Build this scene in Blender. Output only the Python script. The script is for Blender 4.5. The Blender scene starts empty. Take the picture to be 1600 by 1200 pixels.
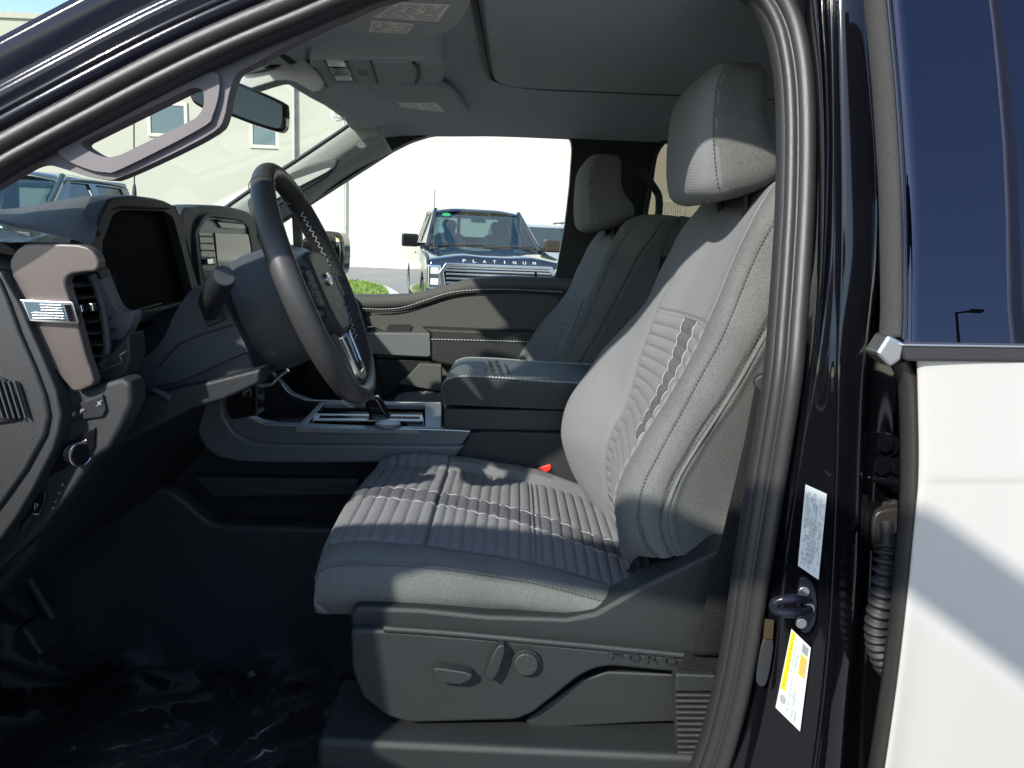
import bpy, bmesh, math, random
from mathutils import Vector, Matrix
from mathutils.geometry import tessellate_polygon
random.seed(7)
scene = bpy.context.scene
col = scene.collection
# ------------------------------------------------------------------ camera
PITCH = math.radians(10.5); ROLL = math.radians(2.5); FPX = 1200.0
CAM = Vector((0, 0, 1.5))
FW = Vector((0, math.cos(PITCH), -math.sin(PITCH)))
R0 = Vector((1, 0, 0)); U0 = Vector((0, math.sin(PITCH), math.cos(PITCH)))
RT = R0*math.cos(ROLL) + U0*math.sin(ROLL); UP = -R0*math.sin(ROLL) + U0*math.cos(ROLL)
cd = bpy.data.cameras.new('camera'); cam = bpy.data.objects.new('camera', cd); col.objects.link(cam)
M = Matrix((RT, UP, -FW)).transposed().to_4x4(); M.translation = CAM
cam.matrix_world = M
cd.sensor_width = 36.0; cd.sensor_fit = 'HORIZONTAL'; cd.lens = 36.0*FPX/1600.0
cd.clip_start = 0.02; cd.clip_end = 600
scene.camera = cam
scene.render.resolution_x = 1024; scene.render.resolution_y = 768
# ------------------------------------------------------------------ light
SUN_EL = math.radians(34); SUN_PHI = math.radians(54)      # light travels towards +x,+y and down
sdir = Vector((math.cos(SUN_PHI)*math.cos(SUN_EL), math.sin(SUN_PHI)*math.cos(SUN_EL), -math.sin(SUN_EL)))
w = bpy.data.worlds.new('World'); scene.world = w; w.use_nodes = True
nt = w.node_tree; bg = nt.nodes['Background']
sk = nt.nodes.new('ShaderNodeTexSky'); sk.sky_type = 'NISHITA'; sk.sun_disc = False
sk.sun_elevation = SUN_EL; sk.sun_rotation = math.atan2(-sdir.x, -sdir.y)
sk.air_density = 1.0; sk.dust_density = 0.3; sk.ozone_density = 1.3
nt.links.new(sk.outputs[0], bg.inputs[0]); bg.inputs[1].default_value = 0.15
sl = bpy.data.lights.new('sun', 'SUN'); sl.energy = 3.2; sl.angle = math.radians(1.0); sl.color = (1, .955, .88)
so = bpy.data.objects.new('sun', sl); col.objects.link(so); so.rotation_euler = sdir.to_track_quat('-Z', 'Y').to_euler()
so.location = (-5, -7, 9)
vs = scene.view_settings; vs.view_transform = 'Standard'; vs.look = 'None'; vs.gamma = 1; vs.exposure = 1.35
vs.use_curve_mapping = False
scene.cycles.max_bounces = 8; scene.cycles.transparent_max_bounces = 16
# ------------------------------------------------------------------ helpers
def at(px, py, x=None, y=None, z=None):
    d = FW*FPX + RT*(px-800) + UP*(600-py)
    if y is not None: t = (y-CAM.y)/d.y
    elif x is not None: t = (x-CAM.x)/d.x
    else: t = (z-CAM.z)/d.z
    return CAM + d*t
def atl(px, py, y, clamp=True):
    # the cab side leans inwards above the belt line
    d = FW*FPX + RT*(px-800) + UP*(600-py)
    t = (y+.2*(CAM.z-1.36))/(d.y-.2*d.z); p = CAM+d*t
    return at(px, py, y=y) if clamp and p.z < 1.36 else p
def ln(z): return max(0, z-1.36)*.2
def cat(p0, p1, p2, p3, t):
    return 0.5*((2*p1) + (p2-p0)*t + (2*p0-5*p1+4*p2-p3)*t*t + (3*p1-p0-3*p2+p3)*t*t*t)
def spline(pts, n, closed=False):
    """n samples along a catmull-rom through pts (Vectors)"""
    pts = [Vector(p) for p in pts]; m = len(pts); out = []
    segs = m if closed else m-1
    for i in range(n):
        s = i*segs/(n if closed else n-1)
        k = min(int(s), segs-1); t = s-k
        g = (lambda j: pts[j % m]) if closed else (lambda j: pts[max(0, min(m-1, j))])
        a, b, c, d = g(k-1), g(k), g(k+1), g(k+2)
        if not closed and k == 0: a = b*2-c
        if not closed and k == segs-1: d = c*2-b
        out.append(cat(a, b, c, d, t))
    return out
def smooth2(pts, per=6, closed=True):
    v = [Vector((p[0], p[1], 0)) for p in pts]
    return [(p.x, p.y) for p in spline(v, per*len(v), closed)]
def rnd(pts, r, n=4):
    """round the corners of a 2d polygon"""
    out = []; m = len(pts)
    P = [Vector((p[0], p[1])) for p in pts]
    for i in range(m):
        a, b, c = P[i-1], P[i], P[(i+1) % m]
        rr = min(r, (a-b).length*.45, (c-b).length*.45)
        s = b+(a-b).normalized()*rr; e = b+(c-b).normalized()*rr
        for k in range(n+1):
            t = k/n; q = s*(1-t)**2+b*2*t*(1-t)+e*t*t; out.append((q.x, q.y))
    return out
def parent_to(o, p):
    if p is not None:
        o.parent = p
def mobj(name, verts, faces, mat, parent=None, smooth=True, bevel=0, seg=2, solid=0, soff=-1, subsurf=0, midx=None, kind=None, ang=35):
    me = bpy.data.meshes.new(name); me.from_pydata([tuple(v) for v in verts], [], faces)
    mats = mat if isinstance(mat, (list, tuple)) else [mat]
    for m_ in mats: me.materials.append(m_)
    if midx: me.polygons.foreach_set('material_index', midx)
    bm = bmesh.new(); bm.from_mesh(me)
    if not midx or True:
        bmesh.ops.recalc_face_normals(bm, faces=bm.faces)
    bm.to_mesh(me); bm.free()
    if smooth: me.polygons.foreach_set('use_smooth', [True]*len(me.polygons))
    o = bpy.data.objects.new(name, me); col.objects.link(o); parent_to(o, parent)
    if solid:
        s = o.modifiers.new('s', 'SOLIDIFY'); s.thickness = solid; s.offset = soff
    if bevel:
        b = o.modifiers.new('b', 'BEVEL'); b.width = bevel; b.segments = seg; b.limit_method = 'ANGLE'; b.angle_limit = math.radians(ang)
        b.harden_normals = True
    elif smooth and ang:
        me.set_sharp_from_angle(angle=math.radians(ang)) if hasattr(me, 'set_sharp_from_angle') else None
    if subsurf:
        b = o.modifiers.new('u', 'SUBSURF'); b.levels = b.render_levels = subsurf
    if kind: o['kind'] = kind
    return o
def empty(name, loc, label, catg, group=None):
    o = bpy.data.objects.new(name, None); col.objects.link(o); o.location = loc; o.empty_display_size = .05
    o['label'] = label; o['category'] = catg
    if group: o['group'] = group
    # children are given in world coordinates: undo the offset
    EMP.append(o); return o
EMP = []
def poly(name, outer, vec, mat, parent=None, holes=(), bevel=0, seg=2, smooth=True, ang=35, kind=None):
    """extrude a 3d planar outline (list of Vectors) with holes along vec"""
    loops = [[Vector(p) for p in outer]]+[[Vector(p) for p in h] for h in holes]
    flat = [p for l in loops for p in l]; n = len(flat); vec = Vector(vec)
    if holes: tris = [tuple(t) for t in tessellate_polygon(loops)]
    else: tris = [tuple(range(n))]
    V = flat+[p+vec for p in flat]; Fc = list(tris)+[tuple(n+i for i in reversed(t)) for t in tris]
    k = 0
    for l in loops:
        m = len(l)
        for i in range(m):
            a, b = k+i, k+(i+1) % m
            Fc.append((a, b, n+b, n+a))
        k += m
    return mobj(name, V, Fc, mat, parent, smooth, bevel, seg, ang=ang, kind=kind)
def pxp(name, pts, y, depth, mat, parent=None, holes=(), bevel=0.003, seg=2, sm=0, r=0, lean=False, **k):
    if lean:
        A_ = lambda p: atl(p[0], p[1], y, False)
    else: A_ = lambda p: at(p[0], p[1], y=y)
    if sm: pts = smooth2(pts, sm)
    if r: pts = rnd(pts, r)
    hs = [[A_(p) for p in h] for h in holes]
    return poly(name, [A_(p) for p in pts], (0, depth, 0), mat, parent, hs, bevel, seg, **k)
def box(name, lo, hi, mat, parent=None, bevel=0, seg=2, rot=None, **k):
    x0, y0, z0 = lo; x1, y1, z1 = hi
    V = [(x0,y0,z0),(x1,y0,z0),(x1,y1,z0),(x0,y1,z0),(x0,y0,z1),(x1,y0,z1),(x1,y1,z1),(x0,y1,z1)]
    V = [Vector(v) for v in V]
    if rot:
        c = sum(V, Vector())/8; V = [c+rot @ (v-c) for v in V]
    return mobj(name, V, [(0,3,2,1),(4,5,6,7),(0,1,5,4),(1,2,6,5),(2,3,7,6),(3,0,4,7)], mat, parent, True, bevel, seg, **k)
def tube_vf(path, rad, n=12, closed=False, prof=None, ref=None, cap=True):
    """sweep; rad float or list; prof: list of (a,b) in frame (side, ref)"""
    path = [Vector(p) for p in path]; m = len(path); V = []; Fc = []
    if not isinstance(rad, (list, tuple)): rad = [rad]*m
    if prof is None: prof = [(math.cos(2*math.pi*i/n), math.sin(2*math.pi*i/n)) for i in range(n)]
    n = len(prof); prev = None
    for i in range(m):
        if closed: t = path[(i+1) % m]-path[i-1]
        else: t = path[min(i+1, m-1)]-path[max(i-1, 0)]
        if t.length < 1e-9: t = Vector((0, 0, 1))
        t.normalize()
        if ref is not None: rr = Vector(ref)
        else:
            rr = prev if prev is not None else (Vector((0, 1, 0)) if abs(t.y) < .9 else Vector((1, 0, 0)))
        rr = (rr-t*rr.dot(t)).normalized(); prev = rr
        s = t.cross(rr)
        for (a, b) in prof: V.append(path[i]+(s*a+rr*b)*rad[i])
    for i in range(m if closed else m-1):
        for j in range(n):
            a = i*n+j; b = i*n+(j+1) % n; c = ((i+1) % m)*n+(j+1) % n; d = ((i+1) % m)*n+j
            Fc.append((a, b, c, d))
    if cap and not closed:
        Fc.append(tuple(range(n-1, -1, -1))); Fc.append(tuple((m-1)*n+j for j in range(n)))
    return V, Fc
def tube(name, path, rad, mat, parent=None, n=12, closed=False, prof=None, ref=None, sm=0, **k):
    if sm: path = spline(path, sm, closed)
    V, Fc = tube_vf(path, rad, n, closed, prof, ref)
    return mobj(name, V, Fc, mat, parent, **k)
class Sheet:
    """tensor catmull-rom surface over rows of control points"""
    def __init__(self, rows): self.rows = [[Vector(p) for p in r] for r in rows]; self.nr = len(rows); self.nc = len(rows[0])
    def _c(self, pts, s):
        m = len(pts); s = max(0, min(m-1, s)); k = min(int(s), m-2); t = s-k
        b, c = pts[k], pts[k+1]; a = pts[k-1] if k > 0 else b*2-c; d = pts[k+2] if k+2 < m else c*2-b
        return cat(a, b, c, d, t)
    def P(self, r, c): return self._c([self._c(row, c) for row in self.rows], r)
    def N(self, r, c, e=.02):
        du = self.P(min(r+e, self.nr-1), c)-self.P(max(r-e, 0), c); dv = self.P(r, min(c+e, self.nc-1))-self.P(r, max(c-e, 0))
        n = du.cross(dv); return n.normalized() if n.length > 1e-12 else Vector((0, 0, 1))
    def build(self, name, nu, nv, mat, parent=None, disp=None, matf=None, flip=False, **k):
        V = []; Fc = []; mi = []
        cols = [[self._c(row, j*(self.nc-1)/(nv-1)) for row in self.rows] for j in range(nv)]
        pts = [[self._c(cols[j], i*(self.nr-1)/(nu-1)) for j in range(nv)] for i in range(nu)]
        sgn = -1 if flip else 1
        for i in range(nu):
            for j in range(nv):
                p = pts[i][j]
                if disp:
                    r = i*(self.nr-1)/(nu-1); c = j*(self.nc-1)/(nv-1)
                    dd = disp(r, c, p)
                    if dd:
                        a = pts[min(i+1, nu-1)][j]-pts[max(i-1, 0)][j]; b = pts[i][min(j+1, nv-1)]-pts[i][max(j-1, 0)]
                        n = a.cross(b)
                        if n.length > 1e-12: p = p+n.normalized()*dd*sgn
                V.append(p)
        for i in range(nu-1):
            for j in range(nv-1):
                a = i*nv+j; Fc.append((a, a+nv, a+nv+1, a+1))
                if matf:
                    mi.append(matf((i+.5)*(self.nr-1)/(nu-1), (j+.5)*(self.nc-1)/(nv-1), pts[i][j]))
        me = bpy.data.meshes.new(name); me.from_pydata([tuple(v) for v in V], [], Fc)
        for m_ in (mat if isinstance(mat, (list, tuple)) else [mat]): me.materials.append(m_)
        if matf: me.polygons.foreach_set('material_index', mi)
        me.polygons.foreach_set('use_smooth', [True]*len(me.polygons))
        uv = me.uv_layers.new(name='UVMap'); dat = []
        for f in Fc:
            for v in f: dat += [(v // nv)/(nu-1), (v % nv)/(nv-1)]
        uv.data.foreach_set('uv', dat)
        o = bpy.data.objects.new(name, me); col.objects.link(o); parent_to(o, parent)
        if k.get('solid'):
            s = o.modifiers.new('s', 'SOLIDIFY'); s.thickness = k['solid']; s.offset = k.get('soff', 0)
        return o
def stitches(name, pts, mat, parent, step=.006, ln=.0042, r=.0008, nrm=None, off=.0006):
    """row of short threads along a polyline, joined (too small to pick apart)"""
    pts = [Vector(p) for p in pts]; V = []; Fc = []
    L = [0]
    for i in range(1, len(pts)): L.append(L[-1]+(pts[i]-pts[i-1]).length)
    def pos(s):
        for i in range(1, len(L)):
            if L[i] >= s:
                t = (s-L[i-1])/max(1e-9, L[i]-L[i-1]); return pts[i-1].lerp(pts[i], t)
        return pts[-1]
    s = 0
    while s+ln < L[-1]:
        a = pos(s); b = pos(s+ln); n = Vector(nrm) if nrm else Vector((0, -1, 0))
        v, f = tube_vf([a+n*off*.2, (a+b)/2+n*off*2, b+n*off*.2], [r*.7, r, r*.7], 5, ref=n)
        k = len(V); V += v; Fc += [tuple(q+k for q in x) for x in f]; s += step
    o = mobj(name, V, Fc, mat, parent); o['kind'] = 'stuff'; return o
def loft(name, secs, mat, parent=None, n=40, ns=None, tilt=0, tlim=99, p=2.6, matf=None, **k):
    """secs: (cx,cy,cz,hx,hy) superellipse sections stacked in z"""
    S = [Vector(s) if len(s) == 3 else s for s in secs]
    ns = ns or len(S)*4
    def interp(ch):
        return [q.x for q in spline([Vector((s[ch], 0, 0)) for s in S], ns)]
    C = [interp(i) for i in range(5)]
    V = []; Fc = []; mi = []
    for i in range(ns):
        for j in range(n):
            a = 2*math.pi*j/n; c, s_ = math.cos(a), math.sin(a)
            x = abs(c)**(2/p)*(1 if c >= 0 else -1)*max(.002, C[3][i]); y = abs(s_)**(2/p)*(1 if s_ >= 0 else -1)*max(.002, C[4][i])
            V.append(Vector((C[0][i]+x, C[1][i]+y, C[2][i]+tilt*x*max(0, min(1, (tlim-C[2][i])/.09)))))
    for i in range(ns-1):
        for j in range(n):
            f = (i*n+j, i*n+(j+1) % n, (i+1)*n+(j+1) % n, (i+1)*n+j); Fc.append(f)
            if matf: mi.append(matf(sum((V[q] for q in f), Vector())/4))
    Fc.append(tuple(range(n-1, -1, -1))); Fc.append(tuple((ns-1)*n+j for j in range(n)))
    if matf: mi += [0, 0]
    return mobj(name, V, Fc, mat, parent, midx=mi if matf else None, ang=0, **k)
_tc = {}
def text_vf(s):
    if s in _tc: return _tc[s]
    cu = bpy.data.curves.new('t', 'FONT'); cu.body = s; cu.resolution_u = 2
    ob = bpy.data.objects.new('t', cu); me = bpy.data.meshes.new_from_object(ob)
    V = [v.co.copy() for v in me.vertices]; Fc = [tuple(p.vertices) for p in me.polygons]
    bpy.data.objects.remove(ob); bpy.data.curves.remove(cu); bpy.data.meshes.remove(me)
    x0 = min(v.x for v in V); x1 = max(v.x for v in V); y0 = min(v.y for v in V); y1 = max(v.y for v in V)
    V = [((v.x-x0)/(x1-x0), (v.y-y0)/(y1-y0)) for v in V]
    _tc[s] = (V, Fc); return _tc[s]
def quadmap(q):
    A, B, C_, D = [Vector(v) for v in q]      # bl, br, tr, tl
    def f(u, v): return A*(1-u)*(1-v)+B*u*(1-v)+C_*u*v+D*(1-u)*v
    return f
def printed(name, q, items, mat, parent, off=(0, -.0006, 0), thick=None):
    """flat print on a quad: items = ('t', text,u0,v0,u1,v1) or ('r',u0,v0,u1,v1)"""
    f = quadmap(q); V = []; Fc = []; off = Vector(off)
    for it in items:
        k = len(V)
        if it[0] == 't':
            _, s, u0, v0, u1, v1 = it; tv, tf = text_vf(s)
            V += [f(u0+(u1-u0)*a, v0+(v1-v0)*b)+off for a, b in tv]; Fc += [tuple(i+k for i in t) for t in tf]
        elif it[0] == 'e':
            _, u0, v0, u1, v1 = it; n = 20
            V += [f((u0+u1)/2+(u1-u0)/2*math.cos(6.2832*i/n), (v0+v1)/2+(v1-v0)/2*math.sin(6.2832*i/n))+off for i in range(n)]
            Fc.append(tuple(range(k, k+n)))
        else:
            _, u0, v0, u1, v1 = it
            V += [f(u0, v0)+off, f(u1, v0)+off, f(u1, v1)+off, f(u0, v1)+off]; Fc.append((k, k+1, k+2, k+3))
    o = mobj(name, V, Fc, mat, parent, smooth=False)
    if thick:
        s = o.modifiers.new('s', 'SOLIDIFY'); s.thickness = thick; s.offset = 0
    return o
def cyl(name, c, axis, r, h, mat, parent=None, n=28, bevel=0, r2=None, **k):
    axis = Vector(axis).normalized(); c = Vector(c)
    return tube(name, [c, c+axis*h], [r, r2 if r2 is not None else r], mat, parent, n=n, bevel=bevel, **k)
# ------------------------------------------------------------------ materials
def mat(name, rgb, rough=.5, metal=0, spec=.5, bump=0, bscale=400, var=0, vscale=20, coat=0, stretch=None, clr2=None, kind='noise', alpha=None):
    m = bpy.data.materials.new(name); m.use_nodes = True; n = m.node_tree.nodes; l = m.node_tree.links
    b = n['Principled BSDF']; b.inputs['Base Color'].default_value = (*rgb, 1); b.inputs['Roughness'].default_value = rough
    b.inputs['Metallic'].default_value = metal; b.inputs['Specular IOR Level'].default_value = spec
    b.inputs['Coat Weight'].default_value = coat; b.inputs['Coat Roughness'].default_value = .04
    tc = n.new('ShaderNodeTexCoord'); mp = n.new('ShaderNodeMapping'); l.new(tc.outputs['Object'], mp.inputs[0])
    if stretch: mp.inputs['Scale'].default_value = stretch
    if var:
        t = n.new('ShaderNodeTexNoise'); t.inputs['Scale'].default_value = vscale; t.inputs['Detail'].default_value = 5
        l.new(mp.outputs[0], t.inputs[0])
        r = n.new('ShaderNodeValToRGB'); r.color_ramp.elements[0].position = .3; r.color_ramp.elements[1].position = .7
        c2 = clr2 or tuple(c*(1-var) for c in rgb); c1 = rgb if clr2 else tuple(min(1, c*(1+var)) for c in rgb)
        r.color_ramp.elements[0].color = (*c2, 1); r.color_ramp.elements[1].color = (*c1, 1)
        l.new(t.outputs[0], r.inputs[0]); l.new(r.outputs[0], b.inputs['Base Color'])
    if bump:
        if kind == 'voronoi':
            t2 = n.new('ShaderNodeTexVoronoi'); t2.inputs['Scale'].default_value = bscale; l.new(mp.outputs[0], t2.inputs[0]); o_ = t2.outputs['Distance']
        elif kind == 'wave':
            t2 = n.new('ShaderNodeTexWave'); t2.inputs['Scale'].default_value = bscale; t2.inputs['Distortion'].default_value = .4
            l.new(mp.outputs[0], t2.inputs[0]); o_ = t2.outputs['Fac']
        else:
            t2 = n.new('ShaderNodeTexNoise'); t2.inputs['Scale'].default_value = bscale; t2.inputs['Detail'].default_value = 3
            l.new(mp.outputs[0], t2.inputs[0]); o_ = t2.outputs[0]
        bp = n.new('ShaderNodeBump'); bp.inputs['Strength'].default_value = bump; bp.inputs['Distance'].default_value = .002
        l.new(o_, bp.inputs['Height']); l.new(bp.outputs[0], b.inputs['Normal'])
    return m
def glassmat(name, tint, refl=1.0, minr=.04, rough=0.0, gcol=(1, 1, 1)):
    m = bpy.data.materials.new(name); m.use_nodes = True; n = m.node_tree.nodes; l = m.node_tree.links
    for x in list(n):
        if x.type != 'OUTPUT_MATERIAL': n.remove(x)
    out = [x for x in n if x.type == 'OUTPUT_MATERIAL'][0]
    tr = n.new('ShaderNodeBsdfTransparent'); tr.inputs[0].default_value = (*tint, 1)
    gl = n.new('ShaderNodeBsdfGlossy'); gl.inputs['Roughness'].default_value = rough; gl.inputs[0].default_value = (*gcol, 1)
    fr = n.new('ShaderNodeFresnel'); fr.inputs[0].default_value = 1.5
    mu = n.new('ShaderNodeMath'); mu.operation = 'MULTIPLY'; mu.inputs[1].default_value = refl; l.new(fr.outputs[0], mu.inputs[0])
    mx = n.new('ShaderNodeMixShader'); l.new(mu.outputs[0], mx.inputs[0]); l.new(tr.outputs[0], mx.inputs[1]); l.new(gl.outputs[0], mx.inputs[2])
    l.new(mx.outputs[0], out.inputs[0]); return m
def knit(name, rgb, rgb2, scale=260, ribdir=(1, 0, 0), strength=.5, fleck=0):
    """ribbed knit cloth: fine parallel ribs + fibre noise"""
    m = mat(name, rgb, .95, spec=.12); n = m.node_tree.nodes; l = m.node_tree.links; b = n['Principled BSDF']
    b.inputs['Sheen Weight'].default_value = .03
    tc = n.new('ShaderNodeTexCoord')
    vm = n.new('ShaderNodeVectorMath'); vm.operation = 'DOT_PRODUCT'; vm.inputs[1].default_value = ribdir; l.new(tc.outputs['Object'], vm.inputs[0])
    ns = n.new('ShaderNodeTexNoise'); ns.inputs['Scale'].default_value = 900; ns.inputs['Detail'].default_value = 3; l.new(tc.outputs['Object'], ns.inputs[0])
    ml = n.new('ShaderNodeMath'); ml.operation = 'MULTIPLY'; ml.inputs[1].default_value = scale*6.2832; l.new(vm.outputs['Value'], ml.inputs[0])
    ad = n.new('ShaderNodeMath'); ad.operation = 'MULTIPLY_ADD'; ad.inputs[1].default_value = 1.2; l.new(ns.outputs[0], ad.inputs[0]); l.new(ml.outputs[0], ad.inputs[2])
    sn = n.new('ShaderNodeMath'); sn.operation = 'SINE'; l.new(ad.outputs[0], sn.inputs[0])
    h = n.new('ShaderNodeMath'); h.operation = 'MULTIPLY_ADD'; h.inputs[1].default_value = .5*strength; l.new(sn.outputs[0], h.inputs[0])
    h2 = n.new('ShaderNodeMath'); h2.operation = 'MULTIPLY'; h2.inputs[1].default_value = 1.0+fleck; l.new(ns.outputs[0], h2.inputs[0]); l.new(h2.outputs[0], h.inputs[2])
    r = n.new('ShaderNodeValToRGB'); r.color_ramp.elements[0].position = .25; r.color_ramp.elements[1].position = .8
    r.color_ramp.elements[0].color = (*rgb2, 1); r.color_ramp.elements[1].color = (*rgb, 1); l.new(h.outputs[0], r.inputs[0]); l.new(r.outputs[0], b.inputs['Base Color'])
    bp = n.new('ShaderNodeBump'); bp.inputs['Strength'].default_value = .5; bp.inputs['Distance'].default_value = .0012; l.new(h.outputs[0], bp.inputs['Height']); l.new(bp.outputs[0], b.inputs['Normal'])
    return m
def heather(name, rgb, rgb2, sc=520, st=.6):
    m = mat(name, rgb, .95, spec=.12, bump=st, bscale=sc); n = m.node_tree.nodes; l = m.node_tree.links; b = n['Principled BSDF']
    b.inputs['Sheen Weight'].default_value = .03
    tc = n.new('ShaderNodeTexCoord'); t = n.new('ShaderNodeTexNoise'); t.inputs['Scale'].default_value = sc*1.1; t.inputs['Detail'].default_value = 4; l.new(tc.outputs['Object'], t.inputs[0])
    t3 = n.new('ShaderNodeTexNoise'); t3.inputs['Scale'].default_value = 9; l.new(tc.outputs['Object'], t3.inputs[0])
    mm = n.new('ShaderNodeMath'); mm.operation = 'MULTIPLY_ADD'; mm.inputs[1].default_value = .25; l.new(t3.outputs[0], mm.inputs[0]); l.new(t.outputs[0], mm.inputs[2])
    r = n.new('ShaderNodeValToRGB'); r.color_ramp.elements[0].position = .5; r.color_ramp.elements[1].position = .78
    r.color_ramp.elements[0].color = (*rgb2, 1); r.color_ramp.elements[1].color = (*rgb, 1); l.new(mm.outputs[0], r.inputs[0]); l.new(r.outputs[0], b.inputs['Base Color'])
    return m
K = {}
K['paint'] = mat('black_paint', (.003, .003, .0045), .07, spec=.45, coat=0, bump=.03, bscale=60)
K['paint_flake'] = mat('dark_paint', (.010, .010, .017), .14, spec=.25, coat=0, bump=.05, bscale=900)
K['white_paint'] = mat('white_paint', (.36, .345, .325), .25, coat=.6, var=.015, vscale=3)
K['seal'] = mat('rubber_seal', (.022, .020, .0195), .36, spec=.5, bump=.25, bscale=900)
K['rubber'] = mat('black_rubber', (.012, .012, .014), .6, bump=.2, bscale=500)
K['fuzz'] = mat('fuzzy_seal', (.036, .034, .032), .9, bump=.8, bscale=1500, var=.5, vscale=900)
K['trim_grey'] = mat('grey_trim', (.105, .094, .098), .6, spec=.3, bump=.25, bscale=1100, var=.06, vscale=15)
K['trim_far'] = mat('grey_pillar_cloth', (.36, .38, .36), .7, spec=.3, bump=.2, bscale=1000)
K['liner'] = mat('headliner_cloth', (.48, .505, .50), .95, spec=.1, bump=.3, bscale=900, var=.1, vscale=200)
K['visor'] = mat('visor_cloth', (.44, .445, .44), .9, spec=.15, bump=.25, bscale=1100)
K['dark'] = mat('dark_plastic', (.012, .0135, .0155), .5, spec=.35, bump=.25, bscale=700, kind='voronoi')
K['dark2'] = mat('charcoal_plastic', (.018, .0195, .021), .46, spec=.45, bump=.3, bscale=1300, kind='voronoi')
K['mid'] = mat('grey_plastic', (.036, .039, .044), .5, spec=.4, bump=.2, bscale=700, kind='voronoi')
K['sat'] = mat('satin_grey_panel', (.095, .10, .112), .42, spec=.5, bump=.06, bscale=400)
K['console_grey'] = mat('console_satin', (.16, .17, .18), .35, spec=.5, metal=.2)
K['bronze'] = mat('bronze_trim', (.105, .087, .080), .42, metal=.4, bump=.12, bscale=1200)
K['chrome'] = mat('satin_chrome', (.75, .76, .78), .18, metal=1)
K['steel'] = mat('brushed_steel', (.5, .49, .47), .35, metal=1)
K['gloss'] = mat('gloss_black', (.006, .006, .008), .1, spec=.5)
K['screen'] = mat('screen_glass', (.003, .0035, .0045), .6, spec=.03)
K['tscreen'] = mat('touch_glass', (.01, .014, .018), .05, spec=.9)
K['leather'] = mat('black_leather', (.034, .033, .034), .42, spec=.45, bump=.12, bscale=700, kind='voronoi')
K['perf'] = mat('perforated_leather', (.022, .022, .024), .5, bump=.9, bscale=260, kind='voronoi')
K['vinyl'] = mat('grey_vinyl', (.085, .092, .088), .5, spec=.35, bump=.3, bscale=480, kind='voronoi')
K['vinyl_dark'] = mat('dark_vinyl', (.026, .028, .028), .42, spec=.4, bump=.4, bscale=450, kind='voronoi')
K['door_grey'] = mat('door_soft_trim', (.078, .079, .077), .65, spec=.3, bump=.3, bscale=650, kind='voronoi')
K['pad'] = mat('dash_pad', (.062, .062, .060), .48, spec=.4, bump=.8, bscale=620, kind='voronoi')
K['carpet'] = mat('carpet', (.020, .020, .021), .95, bump=1, bscale=500)
K['film'] = mat('floor_film', (.07, .075, .085), .14, spec=.5, bump=1.0, bscale=16)
K['thread'] = mat('grey_thread', (.28, .28, .29), .8)
K['thread_d'] = mat('dark_thread', (.075, .075, .078), .9)
K['thread_s'] = mat('silver_thread', (.50, .51, .53), .7)
K['insert'] = knit('ribbed_seat_cloth', (.196, .198, .203), (.110, .112, .118), 460, (1, .05, .0), .55)
K['insertB'] = knit('ribbed_back_cloth', (.196, .198, .203), (.110, .112, .118), 460, (.25, 0, 1), .55)
K['band'] = heather('charcoal_band_cloth', (.12, .122, .128), (.045, .046, .05), 420, .6)
K['heather'] = heather('heather_bolster_cloth', (.142, .145, .137), (.078, .081, .080), 700, .5)
K['web'] = mat('belt_webbing', (.008, .008, .009), .75, spec=.25, bump=.9, bscale=620, kind='voronoi')
K['red'] = mat('red_button', (.55, .035, .02), .35)
K['label'] = mat('white_label', (.50, .51, .505), .45, var=.03, vscale=40)
K['label_pale'] = mat('visor_label', (.92, .89, .76), .6, var=.05, vscale=60)
K['yellow'] = mat('yellow_print', (.85, .68, .01), .5)
K['orange'] = mat('amber_print', (.8, .42, .02), .5)
K['ink'] = mat('black_ink', (.03, .03, .03), .6)
K['ink_g'] = mat('grey_ink', (.28, .28, .28), .6)
K['glass'] = glassmat('clear_glass', (.87, .885, .845), .10)
K['glass_side'] = glassmat('side_glass', (.97, .985, .95), .2)
K['glass_dark'] = glassmat('privacy_glass', (.10, .11, .12), 1.7, gcol=(.56, .57, .82))
K['mirrorg'] = mat('mirror_glass', (.42, .44, .44), .02, metal=1)
# fine-tune helper for reparenting in world space at the end
def finish():
    for e in EMP:
        off = Matrix.Translation(e.location).inverted()
        for c in e.children: c.matrix_parent_inverse = off
# ================================================================== THE PLACE OUTSIDE
K['asphalt'] = mat('asphalt', (.21, .20, .19), .9, bump=.15, bscale=60, var=.12, vscale=.6)
K['stucco'] = mat('stucco_wall', (.42, .415, .365), .9, bump=.03, bscale=30, var=.02, vscale=.5)
K['wpane'] = mat('window_pane', (.06, .10, .12), .08, spec=.8)
K['wframe'] = mat('window_frame', (.50, .50, .46), .5)
K['kerb'] = mat('kerb_concrete', (.5, .48, .44), .9, var=.1, vscale=4)
K['grass'] = mat('grass_blades', (.14, .21, .035), .8, var=.5, vscale=8)
K['pole'] = mat('dark_pole', (.03, .03, .035), .5)
K['tyre'] = mat('tyre', (.02, .02, .02), .8)
K['carpaint'] = mat('dark_blue_paint', (.004, .006, .013), .12, coat=1)
K['carteal'] = mat('teal_grey_paint', (.03, .055, .06), .15, coat=1)
K['cargrey'] = mat('light_grey_paint', (.30, .30, .29), .2, coat=1)
K['autog'] = mat('vehicle_glass', (.012, .03, .04), .06, spec=.7)
K['cream'] = mat('pale_interior', (.10, .12, .12), .7)
g = mobj('ground', [(-150, -150, 0), (150, -150, 0), (150, 150, 0), (-150, 150, 0)], [(0, 1, 2, 3)], K['asphalt']); g['kind'] = 'structure'
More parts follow.
